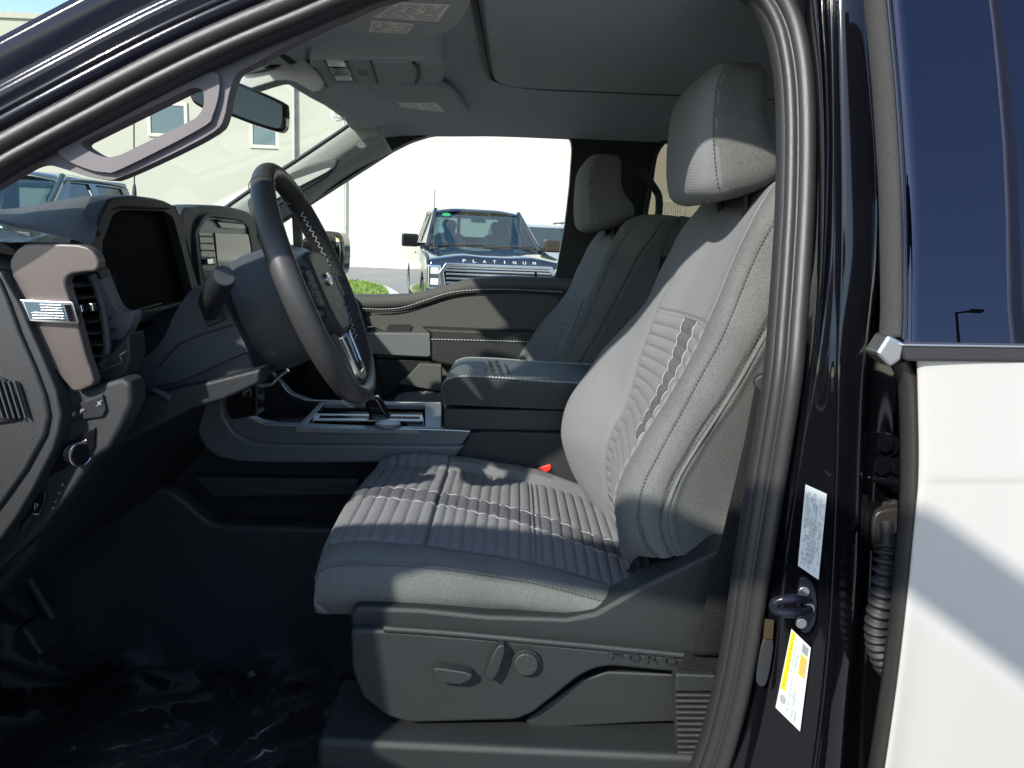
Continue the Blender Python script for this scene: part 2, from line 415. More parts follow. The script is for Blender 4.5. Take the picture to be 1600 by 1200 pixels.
# grass island with kerb
isl = smooth2([(380, 436), (470, 435), (545, 437), (578, 441), (598, 447), (606, 455), (606, 468), (585, 490), (500, 520), (380, 530)], 5)
ip = [at(a, b, z=.12) for a, b in isl]; cc = sum(ip, Vector())/len(ip)
kp = [cc+(p-cc)*1.0+(p-cc).normalized()*.28 for p in ip]
k_ = poly('kerb', kp, (0, 0, -.13), K['kerb'], None, bevel=.02); k_['kind'] = 'structure'
gb = poly('grass_bed', [p+Vector((0, 0, .01)) for p in ip], (0, 0, -.02), K['grass'], None); gb['kind'] = 'structure'
V = []; Fc = []
xs = [p.x for p in ip]; ys = [p.y for p in ip]
def inside(x, y):
    c = False; j = len(ip)-1
    for i in range(len(ip)):
        if (ip[i].y > y) != (ip[j].y > y) and x < (ip[j].x-ip[i].x)*(y-ip[i].y)/(ip[j].y-ip[i].y)+ip[i].x: c = not c
        j = i
    return c
while len(Fc) < 16000:
    x = random.uniform(min(xs), max(xs)); y = random.uniform(min(ys), max(ys))
    if not inside(x, y): continue
    a = random.uniform(0, 6.28); h = random.uniform(.02, .055); dx = .02*math.cos(a); dy = .02*math.sin(a); k = len(V)
    V += [(x-dx, y-dy, .12), (x+dx, y+dy, .12), (x+random.uniform(-.04, .04), y+random.uniform(-.04, .04), .12+h)]; Fc.append((k, k+1, k+2))
go = mobj('grass', V, Fc, K['grass'], None, smooth=False); go['kind'] = 'stuff'
# building behind
BY = 37.0
bld = empty('commercial_building', (0, BY, 0), 'long cream stucco building filling the view behind the parked trucks', 'building')
ztop = at(0, 28, y=BY).z
box('wall', (-60, BY, -.2), (75, BY+12, ztop), K['stucco'], bld)
box('coping', (-60.1, BY-.12, ztop), (75.1, BY+12.1, ztop+.25), K['stucco'], bld)
box('plinth', (-60, BY-.05, 0), (75, BY, .35), K['kerb'], bld)
def wrect(x0, y0, x1, y1): 
    a = at(x0, y1, y=BY); b = at(x1, y0, y=BY); return a.x, a.z, b.x, b.z
for (x0, y0, x1, y1) in [(237, 166, 288, 208), (396, 196, 431, 226), (90, 140, 140, 180)]:
    a, b, c, d = wrect(x0, y0, x1, y1)
    f = poly('window', [Vector((a-.15, BY-.08, b-.15)), Vector((c+.15, BY-.08, b-.15)), Vector((c+.15, BY-.08, d+.15)), Vector((a-.15, BY-.08, d+.15))], (0, .2, 0), K['wframe'], bld,
             holes=[[Vector((a, BY-.08, b)), Vector((c, BY-.08, b)), Vector((c, BY-.08, d)), Vector((a, BY-.08, d))]])
    box('pane', (a, BY-.03, b), (c, BY+.01, d), K['wpane'], f)
for px, py in [((436), 150), (462, 150)]:
    p = at(px, py, y=BY)
    if px == 436: box('pilaster', (p.x, BY-.12, 0), (p.x+.75, BY, ztop-.02), K['stucco'], bld)
for px, py, nm in [(459, 150, 0), (537, 300, 1), (540, 160, 2)][:2]:
    p = at(px, py, y=BY-.15); cyl('downpipe', (p.x, BY-.2, 0), (0, 0, 1), .055, ztop-.5, K['wframe'], bld, n=12)
a, b, c, d = wrect(1034, 317, 1067, 341)
vg = poly('vent_grille', [Vector((a-.1, BY-.06, b-.1)), Vector((c+.1, BY-.06, b-.1)), Vector((c+.1, BY-.06, d+.1)), Vector((a-.1, BY-.06, d+.1))], (0, .15, 0), K['wframe'], bld,
          holes=[[Vector((a, BY-.06, b)), Vector((c, BY-.06, b)), Vector((c, BY-.06, d)), Vector((a, BY-.06, d))]])
for i in range(9):
    x = a+(c-a)*(i+.5)/9; box('louvre', (x-.03, BY-.05, b), (x+.03, BY, d), K['wframe'], vg)

# ---- pickup builder. local: front bumper at y=0 facing -y, x right, length towards +y
def pickup(paint, label, loc, yaw, group, platinum=False):
    T = Matrix.Translation(loc) @ Matrix.Rotation(yaw, 4, 'Z') @ Matrix.Scale(1.06, 4)
    t = empty('pickup_truck', loc, label, 'pickup truck', group)
    def W(p): return T @ Vector(p)
    def surf(name, rows, m, nu=14, nv=14, par=t, solid=.02):
        return Sheet([[W(p) for p in r] for r in rows]).build(name, nu, nv, m, par, solid=solid)
    def pr(name, pts, v, m, par=t, holes=(), bevel=.01):
        return poly(name, [W(p) for p in pts], T.to_3x3() @ Vector(v), m, par, [[W(p) for p in h] for h in holes], bevel)
    def bx(name, lo, hi, m, par=t, bevel=.01):
        x0, y0, z0 = lo; x1, y1, z1 = hi
        return poly(name, [W(p) for p in [(x0, y0, z0), (x1, y0, z0), (x1, y0, z1), (x0, y0, z1)]], T.to_3x3() @ Vector((0, y1-y0, 0)), m, par, bevel=bevel)
    # body sides with wheel arches
    def arch(yc, r=.47): return [(yc+r*math.cos(math.pi*(1-k/10)), .45+r*math.sin(math.pi*(k/10))) for k in range(11)]
    side = [(.05, .45), (.08, 1.0), (.12, 1.13), (1.25, 1.27), (1.75, 1.31), (3.7, 1.34), (3.75, 1.36), (5.75, 1.38), (5.8, .6), (5.3, .5)]
    prof = [(.05, .45)]+[]
    low = [(.42, .45)]+[(a_, b_) for a_, b_ in arch(.95)]+[(1.5, .42), (4.2, .42)]+[(a_, b_) for a_, b_ in arch(4.7)]+[(5.3, .45)]
    out = [(.05, .45)]+low[1:]+[(5.78, .5), (5.8, 1.37), (3.78, 1.36), (1.75, 1.31), (1.2, 1.23), (.25, 1.14), (.06, 1.0)]
    for s in (-1, 1):
        pr('side_panel', [(s*1.0, a_, b_) for a_, b_ in out], (-s*.12, 0, 0), paint, bevel=.035)
    bx('bonnet_core', (-.9, .1, .5), (.9, 1.5, 1.12), K['gloss'])
    surf('bonnet', [[(x*.93, y, z-.05*abs(x)**3+(.018 if .35 < abs(x) < .62 else 0)) for x in (-1.03, -.9, -.6, -.45, -.2, 0, .2, .45, .6, .9, 1.03)] for y, z in [(.03, 1.05), (.05, 1.13), (.12, 1.175), (.6, 1.235), (1.1, 1.275), (1.5, 1.295)]], paint, 18, 44)
    bx('cowl', (-.86, 1.42, 1.2), (.86, 1.62, 1.285), K['pole'])
    # cab
    wz = [(1.5, 1.29, .88), (2.35, 1.86, .68)]
    fr = lambda u, v: (u*(wz[0][2]*(1-v)+wz[1][2]*v), wz[0][0]*(1-v)+wz[1][0]*v-.06*(1-u*u), wz[0][1]*(1-v)+wz[1][1]*v)
    gm = K['autog']
    surf('windshield', [[fr(u/4, v/3) for u in range(-4, 5)] for v in range(4)], K['glass_car'], 8, 16, solid=.006)
    for s in (-1, 1):
        tb = tube_vf([W((s*.90, 1.45, 1.27)), W((s*.70, 2.36, 1.88))], .04, 8); mobj('front_pillar', tb[0], tb[1], paint, t)
        for k_, (ya, yb) in enumerate([(1.95, 2.85), (2.95, 3.7)]):
            za = 1.33
            pts = [(s*.905, ya-.2*(k_ == 0), za), (s*.905, yb, za), (s*.73, yb-.08, 1.83), (s*.73, ya+(.48 if k_ == 0 else .02), 1.83)]
            pr('side_window', pts, (-s*.01, 0, 0), gm, bevel=0)
        pr('cab_side', [(s*.92, 1.5, 1.28), (s*.93, 3.8, 1.33), (s*.74, 3.72, 1.9), (s*.72, 2.35, 1.88)], (-s*.012, 0, 0), paint, holes=[
            [(s*.918, 1.95, 1.34), (s*.918, 2.83, 1.345), (s*.752, 2.8, 1.83), (s*.752, 2.42, 1.82)], [(s*.918, 2.95, 1.345), (s*.918, 3.65, 1.35), (s*.752, 3.58, 1.83), (s*.752, 2.95, 1.83)]], bevel=0)
        bx('door_handle', (s*1.0-.02*(s < 0), 2.65, 1.15), (s*1.0+.02*(s > 0)+.001, 2.85, 1.18), K['chrome'])
        mh = bx('door_mirror', (min(s*1.02, s*1.28), 1.62, 1.27), (max(s*1.02, s*1.28), 1.78, 1.47), K['gloss'], bevel=.03)
        bx('mirror_arm', (min(s*.9, s*1.05), 1.68, 1.28), (max(s*.9, s*1.05), 1.74, 1.34), K['gloss'], par=mh)
        for yc in (.95, 4.7):
            wv = tube_vf([W((s*.74, yc, .42)), W((s*1.0, yc, .42))], .41, 28); wh = mobj('wheel', wv[0], wv[1], K['tyre'], t, bevel=.03)
            rv = tube_vf([W((s*.9, yc, .42)), W((s*1.01, yc, .42))], .27, 24); mobj('rim', rv[0], rv[1], K['chrome'], wh)
    surf('roof', [[(x, y, z-.07*abs(x/.75)**4) for x in (-.76, -.7, -.4, 0, .4, .7, .76)] for y, z in [(2.28, 1.87), (2.42, 1.915), (2.9, 1.94), (3.5, 1.935), (3.75, 1.90)]], paint, 14, 16)
    # interior seen through the screen
    bx('back_panel', (-.85, 3.75, 1.0), (.85, 3.8, 1.4), K['gloss'])
    pr('rear_glass_frame', [(-.85, 3.74, 1.4), (.85, 3.74, 1.4), (.72, 3.7, 1.9), (-.72, 3.7, 1.9)], (0, .04, 0), K['gloss'], holes=[[(-.62, 3.737, 1.47), (-.18, 3.737, 1.47), (-.18, 3.706, 1.80), (-.58, 3.706, 1.80)], [(-.12, 3.737, 1.47), (.62, 3.737, 1.47), (.58, 3.706, 1.80), (-.12, 3.706, 1.80)]], bevel=0)
    for sx in (-.42, .42):
        st = loft('seat_back', [(0, 0, 1.1, .25, .08), (0, 0, 1.35, .26, .07), (0, 0, 1.5, .21, .05), (0, 0, 1.52, .10, .03), (0, 0, 1.58, .10, .04), (0, 0, 1.66, .13, .05), (0, 0, 1.74, .08, .02)], K['cream'], t, n=20)
        for v_ in st.data.vertices:
            c_ = v_.co.copy(); v_.co = W((sx+c_.x, 2.62+c_.y+(c_.z-1.1)*.25, c_.z))
    tv = tube_vf([W((.42+.17*math.cos(a_/24*6.2832), 2.1-.06*math.sin(a_/24*6.2832), 1.33+.15*math.sin(a_/24*6.2832))) for a_ in range(24)], .014, 8, True); mobj('steering_wheel', tv[0], tv[1], K['vinyl'], t)
    bx('dash', (-.84, 1.6, 1.15), (.84, 1.95, 1.30), K['vinyl'], bevel=.04)
    # front face
    gr = pr('grille', [(-.74, -.02, .62), (.74, -.02, .62), (.80, -.02, .95), (.72, -.02, 1.06), (-.72, -.02, 1.06), (-.80, -.02, .95)], (0, .1, 0), K['gloss'])
    fo = [(-.78, -.045, .60), (.78, -.045, .60), (.84, -.045, .95), (.75, -.045, 1.09), (-.75, -.045, 1.09), (-.84, -.045, .95)]
    fi = [(-.72, -.045, .65), (.72, -.045, .65), (.775, -.045, .95), (.71, -.045, 1.05), (-.71, -.045, 1.05), (-.775, -.045, .95)]
    pr('surround', fo, (0, .05, 0), K['chrome'], par=gr, holes=[fi], bevel=.008)
    for z in (.70, .76, .82, .88, .94, .99, 1.03): bx('bar', (-.74, -.035, z-.012), (.74, -.01, z+.012), K['chrome'], par=gr, bevel=.004)
    for s in (-1, 1):
        x0, x1 = sorted((s*.80, s*1.0)); h = bx('headlight', (x0, -.0, .72), (x1, .22, 1.06), K['chrome'], bevel=.03)
        x0, x1 = sorted((s*.84, s*.95)); bx('lens', (x0, -.015, .93), (x1, .02, 1.02), K['wframe'], par=h); bx('lens', (x0, -.015, .78), (x1, .02, .87), K['wframe'], par=h)
        bx('bumper_end', (min(s*.5, s*.99), -.1, .42), (max(s*.5, s*.99), .1, .62), K['chrome'], bevel=.03)
    bx('bumper', (-.6, -.14, .42), (.6, .1, .60), K['chrome'], bevel=.03)
    if platinum:
        for i, ch in enumerate('PLATINUM'):
            x = -.50+i*.142+.01
            q = [W((x-.022*(1 if ch != 'I' else .3), .012, 1.105)), W((x+.022*(1 if ch != 'I' else .3), .012, 1.105)), W((x+.022*(1 if ch != 'I' else .3), .024, 1.145)), W((x-.022*(1 if ch != 'I' else .3), .024, 1.145))]
            printed('letter', q, [('t', ch, 0, 0, 1, 1)], K['label'], t, off=T.to_3x3() @ Vector((0, -.012, 0)), thick=.006)
        q = [W(fr(-.86, .80)), W(fr(-.66, .80)), W(fr(-.66, .90)), W(fr(-.86, .90))]
        n_ = T.to_3x3() @ Vector((0, -.03, .03))
        printed('windscreen_sticker', q, [('e', 0, 0, 1, 1)], K['greensticker'], t, off=n_)
        for xa, xb in [(-.78, -.3), (.05, .6)]:
            wv = tube_vf([W((xa, 1.44, 1.315)), W((xb, 1.50, 1.335))], .009, 6); mobj('wiper', wv[0], wv[1], K['pole'], t)
        mv = bx('cabin_mirror', (-.12, 2.2, 1.70), (.12, 2.22, 1.76), K['pole'])
    av = tube_vf([W((-.80, 1.35, 1.26)), W((-.80, 1.40, 2.14))], .006, 6); mobj('antenna', av[0], av[1], K['pole'], t)
    return t
K['greensticker'] = mat('green_sticker', (.02, .22, .08), .5)
K['glass_car'] = glassmat('tinted_screen', (.50, .62, .63), .6)
p0 = at(768, 500, y=11.5)
pickup(K['carpaint'], 'dark blue pickup facing us with PLATINUM on its bonnet, beyond the far window', (p0.x+.08, 11.5, 0), math.radians(11), 'trucks parked outside', True)
p1 = at(78, 330, y=9.0)
pickup(K['carteal'], 'teal grey pickup seen through our windshield above the dashboard', (p1.x-.5, 6.5, .02), math.radians(2), 'trucks parked outside')
# grey SUV behind the dark truck and a dark SUV by the vent grille
def suv(paint, label, loc, yaw, rack=True):
    T = Matrix.Translation(loc) @ Matrix.Rotation(yaw, 4, 'Z'); R3 = T.to_3x3()
    t = empty('parked_suv', loc, label, 'suv', 'trucks parked outside')
    W = lambda p: T @ Vector(p)
    prof = [(0, .45), (0, 1.0), (.15, 1.1), (1.1, 1.18), (1.75, 1.7), (2.1, 1.78), (4.3, 1.78), (4.7, 1.2), (4.75, .45)]
    poly('body', [W((-.9, a_, b_)) for a_, b_ in prof], R3 @ Vector((1.8, 0, 0)), paint, t, bevel=.06)
    poly('windshield', [W((-.72, 1.13, 1.26)), W((.72, 1.13, 1.26)), W((.64, 1.66, 1.70)), W((-.64, 1.66, 1.70))], R3 @ Vector((0, .02, 0)), K['autog'], t)
    for s in (-1, 1):
        for (ya, yb) in [(1.75, 2.7), (2.8, 3.6), (3.7, 4.3)]:
            poly('side_window', [W((s*.915, ya-.15, 1.2)), W((s*.915, yb, 1.2)), W((s*.915, yb-.04, 1.66)), W((s*.915, ya+.15, 1.66))], R3 @ Vector((-s*.02, 0, 0)), K['autog'], t)
        for yc in (.9, 3.8):
            wv = tube_vf([W((s*.7, yc, .36)), W((s*.92, yc, .36))], .36, 24); wh = mobj('wheel', wv[0], wv[1], K['tyre'], t, bevel=.02)
            rv = tube_vf([W((s*.9, yc, .36)), W((s*.93, yc, .36))], .22, 20); mobj('rim', rv[0], rv[1], K['chrome'], wh)
        hp = poly('headlight', [W((s*.85, -.02, .8)), W((s*.5, -.02, .82)), W((s*.5, -.02, .93)), W((s*.85, -.02, .95))], R3 @ Vector((0, .05, 0)), K['chrome'], t)
        if rack:
            rv = tube_vf([W((s*.7, 2.0, 1.86)), W((s*.7, 4.2, 1.86))], .02, 8); rk = mobj('roof_rail', rv[0], rv[1], K['pole'], t)
            for yy in (2.1, 2.8, 3.5, 4.1):
                rv = tube_vf([W((s*.7, yy, 1.76)), W((s*.7, yy, 1.86))], .015, 6); mobj('rail_post', rv[0], rv[1], K['pole'], rk)
    poly('grille', [W((-.45, -.03, .62)), W((.45, -.03, .62)), W((.5, -.03, .9)), W((-.5, -.03, .9))], R3 @ Vector((0, .05, 0)), K['gloss'], t)
    return t
suv(K['cargrey'], 'light grey SUV with a roof rack, half hidden behind the dark blue pickup', (at(905, 400, y=15).x, 15, .12), math.radians(14))
suv(K['carpaint'], 'dark SUV below the vent grille, seen through the far rear window', (at(1075, 400, y=17).x, 17, 0), math.radians(16), False)
# lot lamp and low building across the lot, seen mirrored in the rear door glass
def mirrored(px, py, dist, tilt=math.radians(13)):
    n = Vector((0, -math.cos(tilt), math.sin(tilt))); h = at(px, py, y=.81); d = (h-CAM).normalized(); r = d-n*2*d.dot(n); return h+r*(dist/abs(r.y))
lp = mirrored(1487, 558, 46)
la = empty('lot_lamp', (lp.x, lp.y, 0), 'dark parking lot lamp mirrored small in the rear door glass', 'lamp post')
cyl('post', (lp.x, lp.y, 0), (0, 0, 1), .16, lp.z, K['pole'], la, r2=.09, n=16)
tube('arm', [(lp.x, lp.y, lp.z-.05), (lp.x+.9, lp.y, lp.z+.12)], .06, K['pole'], la)
box('lamp_head', (lp.x+.8, lp.y-.22, lp.z+.05), (lp.x+1.7, lp.y+.22, lp.z+.22), K['pole'], la, bevel=.04)
pc = [mirrored(a, b, 14) for a, b in [(1577, 545), (1574, 480), (1570, 400), (1563, 300), (1553, 210), (1541, 120), (1530, 50), (1518, -20), (1500, -110)]]  # invented mast, placed so the rear glass mirrors a pale streak
sm_ = empty('added_mast', (pc[0].x, pc[0].y, 0), 'added pale curved mast, placed to mirror as a streak in the rear door glass', 'mast')
tube('mast_tube', [(pc[0].x, pc[0].y, 0)]+[tuple(p) for p in pc], [.13]*3+[.12]*3+[.11]*2+[.1, .1], mat('pale_metal', (.8, .8, .8), .6), sm_, n=16)
ob = empty('warehouse', (40, -40, 0), 'pale low warehouse across the lot behind the camera', 'building')
box('wall', (20, -60, -.1), (90, -42, 7), K['stucco'], ob)
for i in range(12): box('siding_rib', (20, -41.99, .4+i*.55), (90, -41.93, .45+i*.55), K['wframe'], ob)
# ================================================================== THE CAB
cab = empty('truck_cab', (0, .9, .6), 'black painted cab shell with open doorway framing the whole view', 'truck cab')
FY = 2.68                       # inner face of the far side
K['tunnel'] = mat('tunnel_plastic', (.030, .032, .035), .5, bump=.3, bscale=700)
# ---- weatherstrip loop round the near doorway
YS = .92
loopA = [(-80, 284), (0, 236), (120, 171), (250, 103), (350, 56), (450, 14), (560, -30), (700, -66), (850, -84), (1000, -86), (1120, -62), (1188, -30)]
loopB = [(1226, 20), (1245, 90), (1252, 180), (1251, 300), (1246, 400), (1239, 500), (1230, 600), (1206, 750), (1181, 900), (1166, 1000), (1146, 1100), (1117, 1200), (1074, 1290), (960, 1350)]
loopC = [(600, 1370), (0, 1380), (-400, 1250), (-480, 900), (-420, 600), (-260, 380)]
loop = [atl(a, b, YS) for a, b in loopA+loopB+loopC]
def lobes():
    out = []
    for i in range(64):          # outline of a double bulb: wide outer lobe, small inner lobe
        a = 6.2832*i/64; dx, dy = math.cos(a), math.sin(a); best = 0
        for (cx, cy, r) in ((.0065, 0, .0112), (-.0108, .003, .0078), (-.002, .008, .010)):
            b = dx*cx+dy*cy; q = b*b-(cx*cx+cy*cy-r*r)
            if q > 0: best = max(best, b+math.sqrt(q))
        out.append((dx*best, dy*best*1.05))
    return out
pr_seal = lobes()
tube('weatherstrip', loop, 1.0, K['seal'], cab, closed=True, prof=pr_seal, ref=(0, 1, 0), sm=260, ang=0)
cen = sum(loop, Vector())/len(loop)
def offs(path, d):
    out = []; m = len(path)
    for i in range(m):
        t = (path[(i+1) % m]-path[i-1]).normalized(); n = Vector((t.z, 0, -t.x))
        if n.dot(path[i]-cen) < 0: n = -n
        out.append(path[i]+n*d)
    return out
ls = spline(loop, 260, True)
tube('seal_lip', [p+Vector((0, .022, 0)) for p in offs(ls, -.014)], 1.0, K['rubber'], cab, closed=True, prof=[(.009*math.cos(a), .014*math.sin(a)) for a in [6.2832*i/16 for i in range(16)]], ref=(0, 1, 0), ang=0)
# ---- painted front pillar / roof rail outside of the seal: ribbed pressed profile
NA = 110
pa = spline([atl(a, b, YS) for a, b in [(-330, 430), (-180, 340)]+loopA], NA)
ribs = [(.014, .945), (.018, .928), (.030, .924), (.034, .929), (.040, .931), (.046, .924), (.058, .921), (.062, .925), (.068, .921), (.080, .915), (.096, .908), (.106, .910), (.110, .925), (.110, .945)]
V = []; Fc = []
for i, p in enumerate(pa):
    t = (pa[min(i+1, NA-1)]-pa[max(i-1, 0)]).normalized(); n = Vector((t.z, 0, -t.x)); n = n if n.z > 0 else -n
    for d, y in ribs: q = p+n*(d+.004); V.append((q.x, y-.012+ln(q.z), q.z))
nr = len(ribs)
for i in range(NA-1):
    for j in range(nr-1): a = i*nr+j; Fc.append((a, a+1, a+nr+1, a+nr))
mobj('front_pillar', V, Fc, K['paint_flake'], cab, ang=0)
# black gloss strip that catches a blue streak
tube('pillar_bead', [Vector((q.x, .896+ln(q.z), q.z)) for q in [pa[i]+((lambda t: Vector((t.z, 0, -t.x)) if -t.x > 0 else -Vector((t.z, 0, -t.x)))((pa[min(i+1, NA-1)]-pa[max(i-1, 0)]).normalized()))*.031 for i in range(0, NA, 2)]], .004, K['gloss'], cab, n=8, ang=0)
# ---- centre pillar jamb (outer face), as rows of section points
brow = {
 -60: (1240, 1256, 1272, 1290, 1300, 1306, 1310, 1349, 1358, 1372),
 0:   (1246, 1258, 1274, 1291, 1301, 1306, 1310, 1352, 1360, 1374),
 120: (1268, 1274, 1284, 1296, 1304, 1309, 1313, 1358, 1366, 1380),
 250: (1276, 1279, 1288, 1298, 1305, 1312, 1317, 1367, 1374, 1388),
 400: (1270, 1277, 1285, 1294, 1303, 1312, 1317, 1366, 1374, 1392),
 520: (1258, 1268, 1275, 1284, 1298, 1309, 1314, 1356, 1366, 1394),
 600: (1248, 1258, 1266, 1275, 1294, 1306, 1312, 1350, 1362, 1398),
 750: (1224, 1236, 1244, 1252, 1290, 1303, 1309, 1345, 1358, 1402),
 900: (1196, 1212, 1222, 1232, 1280, 1297, 1303, 1340, 1354, 1400),
 1000: (1184, 1200, 1212, 1224, 1270, 1290, 1297, 1332, 1350, 1396),
 1100: (1164, 1185, 1198, 1212, 1258, 1280, 1288, 1322, 1345, 1390),
 1200: (1136, 1160, 1176, 1192, 1240, 1266, 1275, 1312, 1340, 1380),
 1300: (1100, 1130, 1150, 1168, 1222, 1250, 1260, 1300, 1330, 1370)}
bdep = (.935, .905, .885, .905, .905, .898, .880, .878, .915, .955)
bdep_low = (.935, .925, .915, .912, .895, .888, .880, .895, .925, .955)
rows = []
for k_ in sorted(brow):
    f = max(0, min(1, (k_-420)/200)); d = [a*(1-f)+b*f for a, b in zip(bdep, bdep_low)]
    r = [atl(px, k_, d[i]) for i, px in enumerate(brow[k_])]; rows.append(r)
Sheet(rows).build('centre_pillar', 90, 100, K['paint'], cab)
# inner body behind the shut gap (carries hinge, grommet) 
rows = [[atl(q_, y, .951) for q_ in (1340, 1400, 1500, 1640)] for y in (-80, 100, 300, 500, 650, 800, 1100, 1350)]
Sheet(rows).build('rear_jamb', 20, 8, K['paint'], cab)
# drip moulding of the pillar inside: black recess beside the seal
tube('pillar_gap', [atl(a, b, .95) for a, b in [(1262, 0), (1276, 130), (1279, 250), (1273, 400), (1262, 520), (1250, 620), (1226, 760), (1200, 900), (1184, 1000), (1164, 1100), (1138, 1200), (1100, 1290)]], .010, K['rubber'], cab, sm=60)
# stickers
def sticker(name, c, y, m): 
    q = [at(*p, y=y) for p in c]; return poly(name, q, (0, .0012, 0), m, cab, bevel=0), q
ys = .878
# local quad for text: text runs upward along the pillar; u = along length (bottom->top), v = across (right->left)
o, q = sticker('certification_label', [(1247, 884), (1279, 906), (1292, 772), (1259, 757)], .876, K['label'])
A, B, C_, D = q            # bl, br, tr, tl in the picture
qq = [B, C_, D, A]          # u upwards, v leftwards
items = []
random.seed(3)
for k_ in range(13):
    v = .10+k_*.066
    if k_ in (4, 5): continue
    u = .05
    while u < .93:
        l = random.uniform(.02, .07)
        if random.random() < (.75 if k_ > 5 else .45): items.append(('r', u, v, min(.95, u+l), v+.028))
        u += l+.018
u = .12
while u < .82: 
    l = random.choice((.004, .008)); items.append(('r', u, .37, u+l, .46)); u += l+random.choice((.005, .008))
printed('label_print', qq, items, K['ink_g'], o, off=(0, -.0012, 0))
o, q = sticker('tyre_label', [(1212, 1106), (1250, 1143), (1267, 1012), (1237, 983)], .885, K['label'])
A, B, C_, D = q; qq = [B, C_, D, A]
printed('yellow_band', qq, [('r', .27, .80, .985, .985)], K['yellow'], o, off=(0, -.001, 0))
printed('yellow_box', qq, [('r', .60, .12, .84, .42)], K['orange'], o, off=(0, -.001, 0))
printed('heading', qq, [('t', 'TIRE AND LOADING INFORMATION', .29, .84, .97, .94)], K['ink'], o, off=(0, -.002, 0))
items = [('r', .87, .15+i*.05, .97, .175+i*.05) for i in range(6)]+[('t', 'SEATING CAPACITY', .55, .70, .95, .75), ('t', '1265 lbs', .60, .55, .80, .62), ('t', 'TIRE   SIZE   COLD TIRE PRESSURE', .08, .60, .52, .65), ('t', 'FRONT  P275/65R18', .06, .40, .4, .46), ('t', 'REAR', .06, .26, .18, .32), ('r', .05, .02+.5, .5, .525), ('r', .05, .34, .5, .345), ('r', .3, .1, .305, .6)]
items += [('r', .62, .16+i*.06, .82, .175+i*.06) for i in range(4)]+[('r', .03, .12, .035, .55)]
printed('label_print', qq, items, K['ink_g'], o, off=(0, -.002, 0))
printed('round_mark', qq, [('e', .12, .74, .22, .95)], K['ink_g'], o, off=(0, -.002, 0))
# striker
sk_ = pxp('striker_plate', [(1250, 905), (1262, 903), (1272, 915), (1277, 935), (1276, 965), (1268, 985), (1255, 990), (1250, 975), (1246, 940)], .885, .006, K['paint_flake'], cab, sm=3, bevel=.002)
tube('striker_bar', [at(1262, 937, y=.88), at(1240, 935, y=.845), at(1212, 940, y=.845), at(1212, 954, y=.845), at(1238, 958, y=.845), at(1264, 952, y=.88)], .0055, K['paint_flake'], sk_, sm=30)
for px, py in ((1254, 922), (1250, 971), (1262, 948)): cyl('bolt', at(px, py, y=.886), (0, -1, 0), .007, .006, K['steel'], sk_, bevel=.001, n=12)
pxp('reflector_tab', [(1196, 968), (1210, 970), (1208, 1000), (1193, 998)], .902, .004, mat('amber_tab', (.03, .018, .005), .5), cab, bevel=.001)
pxp('jamb_plug', [(1193, 1000), (1209, 1002), (1204, 1045), (1196, 1072), (1184, 1070), (1183, 1050)], .906, .005, K['dark2'], cab, sm=3, bevel=.002)
# rear door hinge, grommet, bellows
hg = pxp('door_hinge', [(1356, 690), (1362, 680), (1380, 677), (1396, 682), (1412, 690), (1412, 752), (1366, 754), (1363, 744), (1376, 740), (1358, 730), (1354, 712)], .945, .02, K['paint'], cab, sm=2, bevel=.003)
for px, py, r in ((1380, 693, .011), (1375, 727, .012), (1400, 728, .011)):
    cyl('hinge_bolt', at(px, py, y=.93), (0, -1, 0), r, .008, K['paint'], hg, n=6, bevel=.0015); cyl('washer', at(px, py, y=.944), (0, -1, 0), r*1.35, .014, K['paint'], hg, bevel=.002)
tube('hinge_arm', [at(1366, 748, y=.93), at(1380, 752, y=.92), at(1415, 752, y=.9)], .005, K['paint'], hg)
gm = pxp('grommet', [(1376, 785), (1356, 796), (1350, 815), (1349, 850), (1353, 870), (1364, 882), (1380, 884), (1410, 880), (1410, 790), (1392, 785)], .94, .03, K['seal'], cab, sm=4, bevel=.006)
pxp('grommet_ridge', [(1380, 798), (1368, 806), (1364, 825), (1364, 850), (1370, 864), (1384, 868), (1412, 866), (1412, 800)], .925, .03, K['seal'], gm, sm=4, bevel=.006)
pa_ = spline([at(1385, 818, y=.90), at(1387, 850, y=.88), at(1384, 880, y=.87), at(1378, 930, y=.87), at(1370, 975, y=.875), at(1372, 1010, y=.88), at(1384, 1040, y=.89), at(1400, 1050, y=.90)], 150)
rad = [(.008 if i < 25 else .0115+.0035*math.sin((i-25)*.9)) for i in range(150)]
tube('cable_bellows', pa_, rad, K['rubber'], cab, n=16, ang=0)
# ---- grey trim on the inside of the front pillar with its grab handle
hole = rnd([(122, 224), (300, 136), (318, 139), (319, 166), (308, 184), (186, 243), (166, 247), (146, 240)], 9, 4)
big = [(-140, 345), (-120, 295), (0, 245), (60, 213), (150, 166), (250, 116), (350, 68), (450, 26), (560, -14), (700, -46), (760, -40), (720, -22), (640, -8), (590, 4), (545, 25), (500, 44), (440, 75), (400, 98), (374, 111), (365, 124), (357, 150), (350, 184), (334, 206), (264, 243), (188, 277), (168, 281), (140, 277), (100, 264), (72, 257), (52, 258), (28, 270), (0, 287), (-60, 318)]
pt = pxp('pillar_trim', smooth2(big, 3), .955, .022, K['trim_grey'], cab, holes=[hole], bevel=.006, seg=3, lean=True)
hd = [(88, 232), (110, 213), (200, 168), (300, 120), (332, 112), (342, 122), (341, 150), (332, 180), (322, 195), (262, 228), (184, 266), (165, 269), (140, 265), (104, 250)]
pxp('grab_handle', smooth2(hd, 4), .9475, .026, K['trim_grey'], pt, holes=[hole], bevel=.009, seg=4, lean=True)
